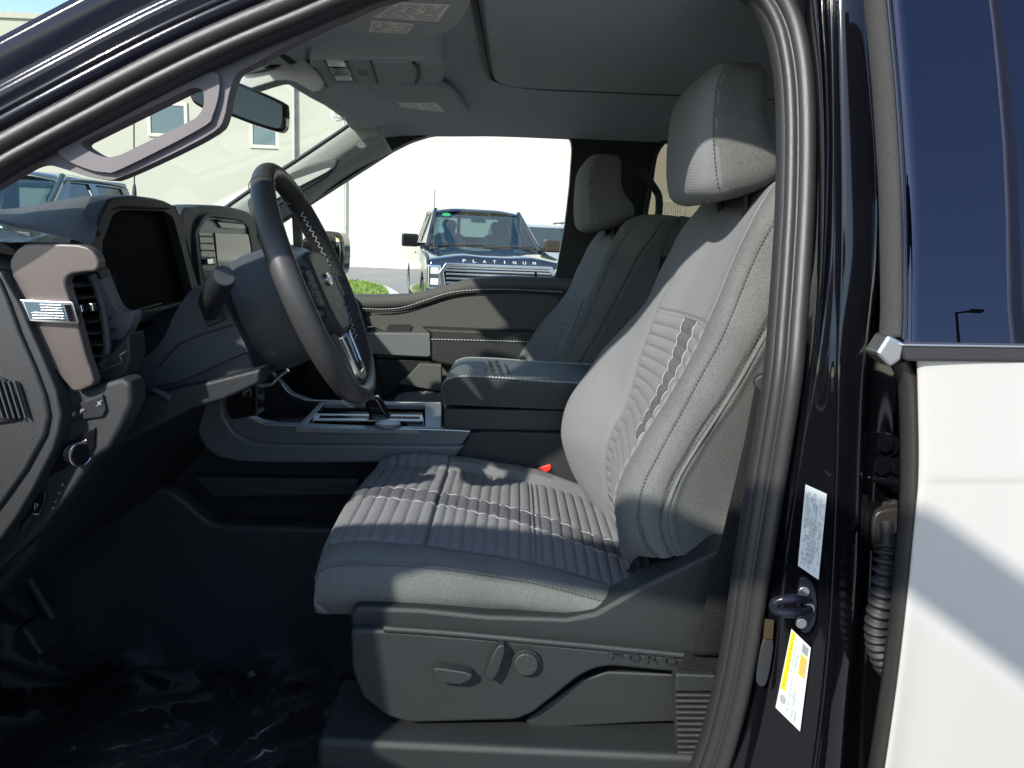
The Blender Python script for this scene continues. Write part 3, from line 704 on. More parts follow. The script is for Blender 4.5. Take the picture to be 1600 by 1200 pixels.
# ---- far side of the cab
win = [(612, 235), (640, 221), (668, 212), (700, 207), (780, 206), (868, 205), (884, 208), (892, 217), (894, 232), (890, 290), (883, 350), (868, 433), (780, 431), (735, 435), (690, 448), (650, 459), (600, 461), (555, 461), (480, 458), (400, 452), (400, 372), (480, 320), (545, 278)]
win = rnd(win, 6, 2)
win2 = [(1060, 214), (1042, 219), (1030, 232), (1024, 250), (1016, 290), (1006, 350), (1000, 400), (1500, 410), (1500, 214)]
outer = [(880, 150), (1700, 150), (1700, 1100), (380, 1100), (330, 560), (330, 340), (350, 322), (553, 190), (600, 165), (700, 150)]
sf = pxp('side_frame', outer, FY, .05, K['dark'], cab, holes=[win, rnd(win2, 8, 3)], bevel=.004)
# lit cloth-covered far pillar: curved sheet between windscreen edge and window edge
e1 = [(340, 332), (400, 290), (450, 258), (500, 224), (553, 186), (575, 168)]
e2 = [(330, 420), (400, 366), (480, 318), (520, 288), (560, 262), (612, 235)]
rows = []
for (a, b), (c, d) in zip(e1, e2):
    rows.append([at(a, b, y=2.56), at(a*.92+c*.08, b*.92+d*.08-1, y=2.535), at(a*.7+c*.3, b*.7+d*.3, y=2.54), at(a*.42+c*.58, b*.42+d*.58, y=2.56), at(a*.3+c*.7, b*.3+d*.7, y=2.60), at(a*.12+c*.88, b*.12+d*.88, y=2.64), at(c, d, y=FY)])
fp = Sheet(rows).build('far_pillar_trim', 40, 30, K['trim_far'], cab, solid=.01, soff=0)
pxp('pillar_handle', [(386, 300+6), (420, 284), (470, 262), (512, 250), (525, 249), (527, 256), (518, 270), (500, 284), (440, 318), (400, 345)], 2.53, .03, K['mid'], fp, sm=4, bevel=.008, seg=3)
pxp('handle_recess', [(400, 303), (440, 288), (490, 270), (516, 262), (512, 268), (490, 280), (440, 306), (400, 330)], 2.52, .02, K['trim_far'], fp, sm=4, bevel=.006)
pxp('airbag_badge', [(551, 214), (549, 204), (556, 199), (564, 200), (572, 208), (581, 221), (566, 232), (556, 226)], 2.548, .004, K['sat'], fp, sm=4, bevel=.001)
tube('grab_handle', [at(a, b, y=FY-.07) for a, b in [(1003, 262), (1010, 276), (1022, 293), (1029, 306), (1030, 322), (1028, 345), (1022, 375), (1016, 400)]], .0125, K['rubber'], cab, sm=30, n=12)
tube('window_seal', [at(a, b, y=FY-.005) for a, b in [(1000, 400), (1006, 350), (1016, 290), (1022, 250), (1029, 232), (1042, 218), (1062, 213), (1300, 213)]], .009, K['rubber'], cab, sm=40)
# rear side glass and structure behind
pxp('quarter_glass', [(980, 200), (1520, 200), (1520, 430), (980, 430)], FY+.03, .004, glassmat('privacy_light', (.50, .48, .42), .5), cab, bevel=0)
# ---- roof, liner
yc = [1.045, 1.07, 1.14, 1.22, 1.5, 1.83, 2.15, 2.42, 2.52, 2.60, 2.66, 2.69]
zc = [1.825, 1.87, 1.915, 1.935, 1.945, 1.95, 1.945, 1.935, 1.915, 1.885, 1.862, 1.85]
rows = []
for x, dz, inn in [(-.56, .085, 0), (-.50, .075, 0), (-.38, .045, 0), (-.22, .02, 0), (-.05, .0, 0), (.3, 0, 0), (.8, 0, 0), (1.4, 0, 0)]:
    r = []
    for y, z in zip(yc, zc):
        cv = -.05*(1-((y-1.83)/.85)**2) if x < -.3 else 0
        r.append(Vector((x+cv+(.04 if x < -.4 else 0), y, z-dz*(1 if 1.05 < y < 2.6 else .3))))
    rows.append(r)
Sheet(rows).build('headliner', 60, 90, K['liner'], cab, solid=.012, soff=0)
# raised centre panel of the liner
cp = rnd([(-.085, 1.30), (1.35, 1.30), (1.35, 2.25), (-.085, 2.25)], .13, 8)
poly('ceiling_panel', [Vector((x, y, 1.950)) for x, y in cp], (0, 0, -.032), K['liner'], cab, bevel=.010, seg=3)
tube('panel_gap', [Vector((x, y, 1.926)) for x, y in [(1.3, 2.262), (.6, 2.262), (.2, 2.262), (.05, 2.262), (-.03, 2.235), (-.085, 2.17), (-.098, 2.08), (-.098, 1.8), (-.098, 1.4)]], .007, K['rubber'], cab, n=8, sm=80)
box('roof_panel', (-.44, 1.02, 1.975), (1.7, 2.66, 2.0), K['paint'], cab, bevel=.01)
box('roof_panel', (-.40, .93, 1.93), (1.7, 1.03, 1.985), K['paint'], cab, bevel=.03)
box('roof_panel', (-.44, 2.65, 1.93), (1.7, 2.74, 1.985), K['paint'], cab, bevel=.03)
box('rear_wall', (1.62, .98, .5), (1.68, 2.7, 1.46), K['dark'], cab)
pb = poly('rear_window_frame', [Vector((1.65, .98, 1.44)), Vector((1.65, 2.7, 1.44)), Vector((1.65, 2.7, 1.97)), Vector((1.65, .98, 1.97))], (.03, 0, 0), K['dark'], cab, [[Vector((1.65, 1.12, 1.5)), Vector((1.65, 2.55, 1.5)), Vector((1.65, 2.5, 1.86)), Vector((1.65, 1.17, 1.86))]])
box('near_quarter', (.62, .965, .5), (1.65, .985, 1.34), K['dark'], cab)
tube('liner_edge', [Vector((-.50, 1.12, 1.84)), Vector((-.56, 1.5, 1.862)), Vector((-.575, 1.83, 1.866)), Vector((-.56, 2.15, 1.862)), Vector((-.51, 2.45, 1.858))], .012, K['liner'], cab, sm=30)
tube('frit_edge', [at(a, b, y=2.53) for a, b in [(330, 340), (400, 291), (450, 259), (500, 226), (548, 193), (556, 182), (556, 172)]], .006, K['rubber'], cab, sm=40)
# windshield
wr = []
for y in [.99, 1.2, 1.5, 1.83, 2.15, 2.45, 2.64]:
    cv = -.07*(1-((y-1.83)/.85)**2)
    wr.append([Vector((-.44+cv, y, 1.885)), Vector((-.80+cv, y, 1.70)), Vector((-1.28+cv, y, 1.44))])
wsd = Sheet([list(r) for r in zip(*wr)]).build('windshield', 8, 24, K['glass'], cab, solid=.005)
pb = Sheet([[Vector((w_[0].x+.02, w_[0].y, w_[0].z-.008)) for w_ in wr], [Vector((w_[0].x-.012, w_[0].y, w_[0].z-.022)) for w_ in wr]]).build('shade_band', 2, 24, K['rubber'], wsd)
stk = [at(522, 166, y=2.40), at(543, 190, y=2.40), at(541, 172, y=2.40), at(520, 184, y=2.4)]
q = [at(517, 190, y=2.40), at(541, 193, y=2.40), at(539, 171, y=2.40), at(515, 168, y=2.40)]
printed('windscreen_sticker', q, [('e', 0, 0, 1, 1)], K['label'], wsd, off=(0, 0, 0))
printed('sticker_print', q, [('e', .25, .55, .6, .9), ('e', .55, .2, .8, .45), ('r', .15, .35, .5, .42), ('r', .5, .62, .85, .68), ('r', .3, .12, .6, .18)], K['ink_g'], wsd, off=(0, -.002, 0))
# floor, firewall, sill, tunnel
box('floor', (-1.5, .90, .40), (1.7, 2.7, .44), K['carpet'], cab)
box('firewall', (-1.42, .97, .4), (-1.36, 2.7, 1.38), K['carpet'], cab)
box('sill', (-.8, .885, .40), (.36, 1.0, .60), K['dark'], cab, bevel=.02)
box('cowl_side', (-1.4, .93, .4), (-.78, .99, 1.32), K['dark'], cab)
box('floor_riser', (-.27, 1.03, .44), (.9, 1.2, .755), K['dark2'], cab, bevel=.012)
box('riser_step', (-.285, 1.0, .44), (.30, 1.04, .70), K['dark'], cab, bevel=.01)
# crinkled clear protective film on the floor mat: faceted folds
random.seed(11)
V = []; Fc = []; NX, NYY = 54, 44
hh = {}
for i in range(NX):
    for j in range(NYY):
        x = -1.30+i*.020+random.uniform(-.008, .008); y = 1.0+j*.016+random.uniform(-.006, .006)
        z = .50+.022*math.sin(i*.35+j*.22+2*math.sin(j*.13))+.014*math.sin(i*.8-j*.55)+random.uniform(-.0012, .0012)+max(0, -.95-x)*.8
        V.append((x, y, z))
for i in range(NX-1):
    for j in range(NYY-1):
        a = i*NYY+j; q = (a, a+1, a+NYY+1, a+NYY)
        if (i*7+j*3) % 2: Fc += [(q[0], q[1], q[2]), (q[0], q[2], q[3])]
        else: Fc += [(q[0], q[1], q[3]), (q[1], q[2], q[3])]
mobj('floor_film', V, Fc, glassmat('clear_film', (.95, .95, .95), .34, rough=.18), cab, ang=0)
mobj('floor_mat', [(-1.35, .98, .47), (-.24, .98, .47), (-.24, 1.66, .47), (-1.35, 1.66, .47)], [(0, 1, 2, 3)], mat('floor_mat', (.03, .03, .032), .8, bump=1, bscale=140, kind='voronoi'), cab, solid=.02)
# pedals
tube('brake_pedal_arm', [Vector((-1.05, 1.42, 1.05)), Vector((-.95, 1.42, .82)), Vector((-.90, 1.42, .72))], .012, K['dark'], cab)
box('brake_pedal', (-.93, 1.36, .66), (-.90, 1.48, .73), K['rubber'], cab, bevel=.008, rot=Matrix.Rotation(-.5, 3, 'Y'))
# lower side wall of the footwell ahead of the tunnel, with its pocket
pxp('tunnel_side', [(-100, 700), (130, 770), (200, 762), (255, 764), (285, 780), (318, 808), (345, 820), (420, 822), (560, 825), (700, 800), (900, 800), (900, 1100), (-100, 1100)], 1.66, .05, K['tunnel'], cab, sm=3, bevel=.012, seg=3)
pxp('tunnel_pocket', [(-100, 560), (250, 560), (320, 700), (700, 700), (700, 900), (-100, 900)], 1.78, .03, K['carpet'], cab, bevel=.004)
pxp('tunnel_rail', [(300, 745), (560, 748), (560, 775), (330, 778)], 1.74, .03, K['tunnel'], cab, bevel=.006)
# ================================================================== FAR DOOR
fd = empty('passenger_door', (0, FY, .6), 'grey far front door panel with stitched top roll below its open-view window', 'truck door')
Y1 = FY-.03
pane = pxp('window_glass', rnd(win, 4, 1), FY+.025, .004, K['glass_side'], fd, bevel=0)
pan = [(430, 458), (555, 462), (600, 462), (650, 460), (690, 449), (735, 436), (780, 432), (868, 434), (930, 440), (960, 480), (940, 560), (900, 640), (560, 650), (420, 640)]
pxp('door_panel', pan, Y1, .05, K['door_grey'], fd, bevel=.010, seg=3)
roll = [(555, 472), (600, 472), (650, 468), (692, 458), (738, 447), (790, 443), (868, 445), (905, 448)]
tube('top_roll', [at(a, b, y=Y1-.005) for a, b in roll], .024, K['vinyl_dark'] if 0 else K['door_grey'], fd, n=18, sm=60, ang=0)
seam = [(566, 483), (600, 484), (630, 481), (665, 470), (700, 459), (740, 454), (790, 453), (880, 457)]
sp = spline([at(a, b-1, y=Y1-.030) for a, b in seam], 80)
stitches('stitching', sp, K['thread_s'], fd, step=.011, ln=.0075, r=.0019)
tube('seam_groove', [p+Vector((0, .006, -.008)) for p in sp], .003, K['rubber'], fd, n=8)
# panel edges
pxp('upper_insert', [(585, 492), (640, 486), (680, 474), (720, 462), (780, 458), (870, 462), (870, 520), (700, 513), (662, 512), (670, 520), (600, 518), (570, 500)], Y1-.012, .03, K['door_grey'], fd, bevel=.006, sm=2)
pxp('handle_pocket', [(604, 512), (608, 507), (640, 507), (645, 510), (640, 519), (604, 518)], Y1-.016, .02, K['rubber'], fd, bevel=.001)
ar = pxp('armrest', [(661, 512), (700, 514), (760, 516), (860, 518), (900, 520), (900, 580), (700, 572), (674, 565), (674, 524)], Y1-.075, .09, K['vinyl_dark'], fd, bevel=.012, seg=4)
sp = spline([at(a, b, y=Y1-.0785) for a, b in [(674, 530), (760, 532), (860, 535)]], 30)
stitches('stitching', sp, K['thread_s'], ar, step=.011, ln=.0075, r=.0019)
pxp('pull_panel', [(570, 520), (672, 521), (673, 556), (668, 558), (570, 553)], Y1-.055, .07, K['console_grey'], fd, bevel=.004)
pxp('door_accent', [(562, 510), (583, 510), (583, 513), (562, 513)], Y1-.03, .01, K['chrome'], fd, bevel=.001)
pxp('map_pocket', [(560, 560), (672, 562), (680, 575), (652, 575), (640, 600), (600, 625), (540, 630)], Y1-.03, .05, K['dark'], fd, bevel=.006)
pxp('pocket_edge', [(655, 568), (690, 570), (690, 612), (622, 600), (640, 585)], Y1-.09, .03, K['vinyl'], fd, bevel=.004)
pxp('lock_pin', [(835, 425), (839, 425), (839, 436), (835, 436)], Y1, .01, K['rubber'], fd, bevel=.001)
# outside mirror beyond the far glass
fmr = pxp('side_mirror', [(496, 362), (522, 362), (532, 367), (536, 380), (536, 412), (530, 430), (500, 432), (470, 420), (466, 380)], 2.95, .14, K['gloss'], fd, sm=3, bevel=.02, seg=3)
pxp('mirror_glass', [(503, 369), (526, 371), (531, 380), (531, 410), (526, 420), (503, 418)], 2.935, .01, K['mirrorg'], fmr, sm=3, bevel=.002)
pxp('small_window_divider', [(455, 330), (468, 322), (474, 470), (462, 470)], FY-.005, .03, K['rubber'], fd, bevel=.004)
# ================================================================== DRIVER SEAT
def bis(f, lo, hi, target, inc):
    for _ in range(24):
        m = (lo+hi)/2
        if (f(m) < target) == inc: lo = m
        else: hi = m
    return (lo+hi)/2
seat = empty('driver_seat', (.05, 1.4, .62), 'nearest grey cloth seat with pleated cushion, facing the steering wheel', 'truck seat', 'front seats')
st_ = [(-.268, .922, .922), (-.283, .942, .916), (-.290, .972, .911), (-.277, 1.000, .909), (-.225, 1.010, .911), (-.12, 1.010, .914), (0, .997, .919), (.08, .983, .917), (.17, .960, .925), (.26, .945, .93)]
ycs = [1.125, 1.100, 1.108, 1.145, 1.19, 1.28, 1.40, 1.52, 1.61, 1.655, 1.69, 1.70, 1.68]
rows = []
for k_, (x, zt, zb) in enumerate(st_):
    r = []
    for j, y in enumerate(ycs):
        f = [0, .5, .93, 1, 1, 1, 1, 1, 1, 1, .9, .5, 0][j]
        z = zb+(zt-zb)*f+(.007 if j in (3, 9) and k_ > 2 else 0)+(.004 if j == 6 and k_ > 2 else 0)-(.004 if j in (4, 8) and k_ > 4 else 0)
        if j == 1: z = zb+(zt-zb)*.45; 
        if j in (9, 10) and k_ in (4, 5, 6, 7): z += .006
        sx = -.022*(1-((y-1.4)/.3)**2)*[1, 1, 1, .9, .6, .2, 0, 0, 0, 0][k_]
        r.append(Vector((x+sx, y, z)))
    rows.append(r)
CS = Sheet(rows)
def ss(a, b, x): t = max(0, min(1, (x-a)/(b-a))); return t*t*(3-2*t)
def groove(x, c0, w_): d = abs(x-c0)/w_; return math.exp(-d*d)
def yfar(x): return 1.468-.21*(x+.3)
def cdisp(r, c, p):
    d = 0
    m = ss(3.9, 4.12, c)*(1-ss(7.9, 8.1, c) if p.x > -.13 else 1-ss(9.6, 10.2, c))
    if r > .3 and m > 0:
        pit = .0235 if p.x < -.13 else .0196
        # arc based around the nose
        s = (p.x+.13) if (r > 3.2) else (-.275+.13-(3.2-r)*.034)
        ph = s/pit; fr = abs(ph-round(ph))*pit
        d += m*(.0052*math.sqrt(max(0, 1-(1-min(1, 2*fr/pit))**2))-.0036)
        if r > 3.2: d -= m*(.006*groove(p.x, -.13, .004)+.005*groove(p.x, .055, .003))
        if r > 1.5:
            for yy in (yfar(p.x), yfar(p.x)-.067): d -= m*.0018*groove(p.y, yy, .0028)
    if r > 3.0: d -= .004*(groove(c, 4.0, .10)+.5*groove(c, 8, .12))
    d -= .0018*groove(c, 2.0, .05)*(r > 1)
    d += .0012*math.sin(p.x*60+p.z*40)*math.sin(p.y*33+p.z*25)*(1 if c < 3.5 else .4)
    return d
def cmat(r, c, p):
    if p.x < -.13:
        if 4.0 < c < 9.8: 
            return 2 if (yfar(p.x)-.067 < p.y < yfar(p.x) and r > 1.2) else 1
        return 0
    if 4.0 < c < 8.0 and r < 8.6: return 2 if yfar(p.x)-.067 < p.y < yfar(p.x) else 1
    return 0 if c < 4 or (c > 8.6 and p.x < .1) else 1
cush = CS.build('seat_cushion', 520, 190, [K['heather'], K['insert'], K['band']], seat, disp=cdisp, matf=cmat)
# check outward
def surfpt(S, x, y, up=.0006, disp=None, r0=3.4, r1=8.9):
    r = bis(lambda t: S.P(t, 6).x, r0, r1, x, True); c = bis(lambda t: S.P(r, t).y, 3, 10, y, True)
    r = bis(lambda t: S.P(t, c).x, r0, r1, x, True)
    p = S.P(r, c); n = S.N(r, c); n = n if n.z > 0 else -n
    return p+n*((disp(r, c, p) if disp else 0)+up)
for o_ in (0, -.067):
    path = [surfpt(CS, x, yfar(x)+o_, .0008, cdisp) for x in [-.262+i*.0045 for i in range(104)]]
    tube('piping', path, .0009, K['thread'], cush, n=6)
V = []; Fc = []
def cseam(x, y0, y1, r0=3.4):
    out = []
    for i in range(20):
        y = y0+(y1-y0)*i/19; out.append(surfpt(CS, x, y, .0004, cdisp))
    return out
for k_ in range(-4, 22):
    x = -.13+k_*(.0235 if k_ < 0 else .0196)
    if x > .235 or k_ == 0: continue
    pth = cseam(x, 1.197, 1.655 if k_ < 0 else 1.60)
    v, f = tube_vf(pth, .0009, 5); n0 = len(V); V += v; Fc += [tuple(q+n0 for q in t) for t in f]
sm0 = mobj('pleat_shade_lines', V, Fc, K['thread_d'], cush); sm0['kind'] = 'stuff'  # dark tubes along the seams put the shade of the grooves into colour
sidep = [CS.P(r, 2.0)+Vector((0, -.0015, .0)) for r in [2.2+i*.05 for i in range(118)]]
stitches('stitching', sidep, K['thread_d'], cush, step=.0062, ln=.0045, r=.0011, nrm=(0, -1, .3))
tube('side_seam', [CS.P(r, 2.12)+Vector((0, -.0004, .0)) for r in [2.2+i*.1 for i in range(58)]], .0012, K['thread_d'], cush, n=6)
# rear corner skirt
# ---- backrest
bz = [(.945, .262, .235, .205, .215, .185), (1.0, .255, .222, .192, .200, .143), (1.057, .245, .210, .180, .190, .120), (1.10, .238, .201, .173, .188, .112), (1.15, .248, .207, .184, .200, .117),
      (1.20, .270, .227, .208, .222, .142), (1.30, .322, .270, .260, .244, .205), (1.385, .362, .308, .295, .268, .272), (1.47, .402, .337, .325, .302, .304), (1.53, .43, .362, .347, .335, .325), (1.575, .46, .388, .368, .368, .352)]
rows = []
for k_, (z, pB, sA, sC, iL, lf) in enumerate(bz):
    tw = max(0, (z-1.35)/.25)     # narrowing towards the top
    nz = lambda a: max(z, a)
    lo = [1.052, 1.035, 1.030, 1.020, .985, .945, .94, .94, .94, .95, 1.0][0:11]
    zz = [max(z, v) if k_ > 0 else v for v in lo]
    if k_ == 1: zz = [1.06, 1.045, 1.042, 1.035, 1.01, 1.0, 1, 1, 1, 1, 1.02]
    if k_ == 2: zz = [1.075, 1.065, 1.062, 1.060, 1.057, 1.057, 1.057, 1.057, 1.057, 1.057, 1.06]
    X = [pB+.12-.085*tw, pB, sA, (sA+sC)/2-.010, sC, sC+.008, (sC+iL)/2+.012, iL+.002, lf, lf+.055, lf+.14]
    Y = [1.16+.03*tw, 1.115+.02*tw, 1.118+.03*tw, 1.142+.02*tw, 1.185+.02*tw, 1.26, 1.38, 1.48-.01*tw, 1.625-.06*tw*tw, 1.69-.05*tw, 1.66-.05*tw]
    rows.append([Vector((X[i], Y[i], zz[i])) for i in range(11)])
top = rows[-1]
rows.append([Vector((p.x+.022, p.y+(1.39-p.y)*.05, 1.608)) for p in top])
rows.append([Vector((p.x+.06, p.y+(1.39-p.y)*.10, 1.626)) for p in top])
rows.append([Vector((p.x+.075, p.y+(1.39-p.y)*.2, 1.615)) for p in top])
rows.append([Vector((min(p.x+.085, .60), p.y+(1.39-p.y)*.2, 1.52)) for p in top])
BS = Sheet(rows)
def bandy(z): return 1.345-(1.37-z)*.44
def bdisp(r, c, p):
    d = 0; m = ss(3.98, 4.12, c)*(1-ss(6.75, 7.05, c))
    if p.z < 1.383 and r < 8:
        pit = .0212; ph = (p.z-1.38)/pit; fr = abs(ph-round(ph))*pit
        d += m*(.0058*math.sqrt(max(0, 1-(1-min(1, 2*fr/pit))**2))-.0042)
        if p.z > 1.17:
            for yy in (bandy(p.z), bandy(p.z)-.072): d -= m*.002*groove(p.y, yy, .0028)
        d -= .004*groove(c, 7.0, .07)*ss(.98, 1.02, p.z)
    else: d -= m*.0035*groove(p.z, 1.386, .003)*(r < 8)
    d -= .0045*groove(c, 4.0, .07)*(r < 11)
    d -= .0022*groove(c, 2.0, .035)+.0045*groove(c, 1.0, .05)-.003*groove(c, .86, .06)
    d -= .003*groove(c, 7.0, .07)*(r < 10)*(p.z >= 1.383)
    d += .0018*math.sin(p.x*40+p.z*30)*math.sin(p.y*23+p.z*21)*(1 if c < 3.6 or c > 7.2 else .2)
    return d
def bmat(r, c, p):
    if c < 4.0: return 0
    if 4.0 <= c < 7.0 and 1.19 < p.z < 1.383 and bandy(p.z)-.072 < p.y < bandy(p.z): return 2
    return 1 if c < 9.2 else 0
back = BS.build('backrest', 720, 210, [K['heather'], K['insertB'], K['band']], seat, disp=bdisp, matf=bmat)
def bpt(z, y, up=.0012):
    r = bis(lambda t: BS.P(t, 5).z, 1.2, 10, z, True); c = bis(lambda t: BS.P(r, t).y, 3, 8.0, y, True)
    p = BS.P(r, c); n = BS.N(r, c); n = n if n.x < 0 else -n
    return p+n*(up+bdisp(r, c, p))
for o_ in (0, -.072):
    tube('piping', [bpt(z, bandy(z)+o_) for z in [1.382-i*.0035 for i in range(56)]], .0008, K['thread'], back, n=6)
V = []; Fc = []
for k_ in range(0, 21):
    z = 1.38-k_*.0212
    if z < .97: break
    pth = [bpt(z, 1.195+(1.475-1.195)*i/19, .0003) for i in range(20)]
    v, f = tube_vf(pth, .0011, 5); n0 = len(V); V += v; Fc += [tuple(q+n0 for q in t) for t in f]
sm0 = mobj('pleat_shade_lines', V, Fc, K['thread_d'], back); sm0['kind'] = 'stuff'  # shade between the backrest pleats, drawn as dark tubes in the seams
sA = [BS.P(r, 2.0)+Vector((-.0006, -.0012, 0)) for r in [.3+i*.08 for i in range(124)]]
stitches('stitching', sA, K['thread_d'], back, step=.0062, ln=.0045, r=.001, nrm=(-.5, -1, 0))
sA = [BS.P(r, 1.85)+Vector((-.0006, -.0012, 0)) for r in [.3+i*.08 for i in range(30)]]
stitches('stitching', sA, K['thread_d'], back, step=.0062, ln=.0045, r=.001, nrm=(-.3, -1, 0))
tube('side_piping', [BS.P(r, 0.93)+Vector((0, -.002, 0)) for r in [.1+i*.1 for i in range(105)]], .0022, K['heather'], back, n=8)
sA = [BS.P(r, 1.07)+Vector((0, -.0016, 0)) for r in [.1+i*.1 for i in range(105)]]
stitches('stitching', sA, K['thread_d'], back, step=.0062, ln=.0045, r=.0009, nrm=(0, -1, 0))
# ---- headrest
hs = [(.360, 1.375, 1.588, .020, .07), (.353, 1.375, 1.592, .050, .118), (.351, 1.372, 1.610, .074, .134), (.343, 1.37, 1.640, .077, .140), (.330, 1.37, 1.675, .067, .142), (.324, 1.37, 1.71, .060, .142), (.324, 1.37, 1.745, .057, .139), (.329, 1.37, 1.770, .050, .132), (.332, 1.37, 1.785, .038, .118), (.333, 1.37, 1.790, .018, .09)]
def hsec(z):
    for q0, q1 in zip(hs, hs[1:]):
        if q0[2] <= z <= q1[2]: t = (z-q0[2])/(q1[2]-q0[2]); return q0[0]*(1-t)+q1[0]*t, q0[3]*(1-t)+q1[3]*t
    return hs[-1][0], hs[-1][3]
def hmat(p):
    cx, hx = hsec(p.z if p.z > 1.71 else p.z-.30*(p.x-.33)*max(0, min(1, (1.71-p.z)/.09)))
    return 1 if p.x < cx-.51*hx or p.y > 1.45 else 0
def hmat_old(p):
    return 1 if p.y > 1.29 or (p.x < .311-(1.66-p.z)*.06 and p.y > 1.15) else 0
hr = loft('headrest', hs, [K['heather'], K['insertB']], seat, n=90, ns=70, tilt=.30, tlim=1.71, p=4.6, matf=hmat)
hseam = []
for i in range(60):
    a = i/59; z = 1.60+.175*a; k = 0
    C = [q for q in hs]
    for q0, q1 in zip(hs, hs[1:]):
        if q0[2] <= z <= q1[2]: t = (z-q0[2])/(q1[2]-q0[2]); cx = q0[0]*(1-t)+q1[0]*t; cy = q0[1]*(1-t)+q1[1]*t; hx = q0[3]*(1-t)+q1[3]*t; hy = q0[4]*(1-t)+q1[4]*t; break
    an = math.radians(180+75); c_, s_ = math.cos(an), math.sin(an)
    x = cx-abs(c_)**(2/4.6)*hx; y = cy-abs(s_)**(2/4.6)*hy
    hseam.append(Vector((x-.001, y-.0012, z+.30*(x-cx)*max(0, min(1, (1.71-z)/.09)))))
stitches('stitching', hseam, K['thread_d'], hr, step=.0065, ln=.0045, r=.0011, nrm=(-.7, -.7, 0))
for y in (1.30, 1.46): cyl('headrest_post', (.375, y, 1.55), (-.12, 0, 1), .007, .07, K['rubber'], seat, n=12)
cyl('post_collar', (.372, 1.27, 1.598), (-.1, 0, 1), .016, .012, K['rubber'], seat, n=16, bevel=.003)
# copy the seat for the passenger before the outboard shield goes on
def copy_tree(o, parent=None, T=None):
    c = o.copy(); col.objects.link(c); c.parent = parent
    for ch in list(o.children): copy_tree(ch, c)
    return c
seat2 = copy_tree(seat); seat2.location = seat.location+Vector((-.103, .92, -.042))
seat2['label'] = 'far grey cloth seat beyond the padded armrest, beside the far door'
seat2.name = 'passenger_seat'
SEAT2 = (seat2, Vector((-.088, .92, 0)))
# ---- seat shield and switches
pxp('shield_ledge', [(546, 962), (556, 948), (660, 952), (760, 962), (886, 966), (930, 958), (965, 938), (1000, 918), (1130, 855), (1150, 856), (1150, 1022), (1080, 1031), (800, 1004), (600, 987), (550, 986)], 1.085, .06, K['dark2'], seat, bevel=.008, seg=3)
sh = pxp('seat_shield', [(547, 984), (600, 985), (800, 1001), (1080, 1029), (1140, 1032), (1140, 1050), (1060, 1052), (955, 1042), (930, 1046), (905, 1058), (832, 1116), (806, 1126), (640, 1131), (604, 1120), (566, 1090), (550, 1050)], 1.066, .07, K['dark2'], seat, bevel=.012, seg=4, r=8)
tube('ledge_lip', [at(a, b, y=1.066) for a, b in [(600, 982), (700, 989), (800, 998), (940, 1011), (1080, 1025)]], .0055, K['dark2'], seat, sm=30, n=12)
pxp('shield_lower', [(820, 1126), (840, 1112), (910, 1062), (950, 1050), (1150, 1058), (1150, 1125), (1000, 1130), (830, 1140)], 1.09, .05, K['dark2'], seat, bevel=.004)
pxp('seat_switch', [(677, 1046), (684, 1044), (728, 1051), (739, 1056), (736, 1063), (720, 1071), (684, 1068), (678, 1060)], 1.045, .02, K['dark2'], sh, bevel=.003, seg=3)
pxp('recline_switch', [(779, 1009), (788, 1008), (790, 1018), (780, 1050), (769, 1067), (758, 1060), (757, 1055), (770, 1022)], 1.045, .02, K['dark2'], sh, bevel=.003, seg=3)
kc = at(822, 1034, y=1.062)
cyl('lumbar_ring', kc, (0, -1, 0), .0215, .004, K['rubber'], sh, n=40, bevel=.001)
cyl('lumbar_knob', kc, (0, -1, 0), .0185, .010, K['vinyl_dark'], sh, n=40, bevel=.003)
q = [at(948, 1028, y=1.065), at(1058, 1038, y=1.065), at(1059, 1026, y=1.065), at(950, 1016, y=1.065)]
for i, ch in enumerate('FORD'):
    printed('letter', q, [('t', ch, .02+i*.26, 0, .20+i*.26, 1)], K['dark2'], sh, off=(0, -.001, 0), thick=.006)
# ---- seat belt
belt = empty('seat_belt', at(1100, 1020, y=1.04), 'black seat belt webbing running down beside the near seat into a ribbed boot', 'seat belt')
L_ = [(1182, 590), (1163, 690), (1143, 775), (1126, 848), (1103, 940), (1078, 1022)]; R_ = [(1230, 590), (1216, 690), (1200, 790), (1178, 862), (1154, 945), (1128, 1024)]
rows = [[at(a, b, y=1.035), at((a+c)/2, (b+d)/2, y=1.03), at(c, d, y=1.035)] for (a, b), (c, d) in zip(L_, R_)]
Sheet(rows).build('webbing', 60, 10, K['web'], belt, solid=.002)
pxp('webbing_fold', [(1072, 1020), (1130, 1024), (1124, 1052), (1062, 1052)], 1.045, .008, K['web'], belt, bevel=.002)
cyl('guide_knob', at(1190, 595, y=1.05), (-.2, -1, 0), .012, .02, K['rubber'], belt, n=24, bevel=.004)
bt = pxp('boot_cap', [(1056, 1053), (1120, 1056), (1117, 1082), (1054, 1082)], 1.035, .03, K['dark2'], belt, bevel=.004, seg=3)
for i in range(14):
    y = 1085+i*9; x0 = 1055+i*.4; pxp('boot_rib', [(x0, y), (x0+58, y+.5), (x0+58, y+6.5), (x0, y+6)], 1.037, .028, K['dark2'], belt, bevel=.0028, seg=3)
pxp('boot_core', [(1060, 1080), (1110, 1080), (1114, 1215), (1064, 1215)], 1.044, .02, K['rubber'], belt, bevel=0)
# buckle
bk = empty('belt_buckle', at(860, 760, y=1.705), 'belt buckle with a red release button between near seat and console', 'belt buckle')
pxp('buckle_body', [(829, 744), (862, 728), (905, 790), (900, 800), (850, 790)], 1.712, .02, K['rubber'], bk, bevel=.004)
pxp('release_button', [(831, 741), (835, 733), (860, 725), (863, 731), (858, 737), (834, 746)], 1.708, .016, K['red'], bk, bevel=.003)
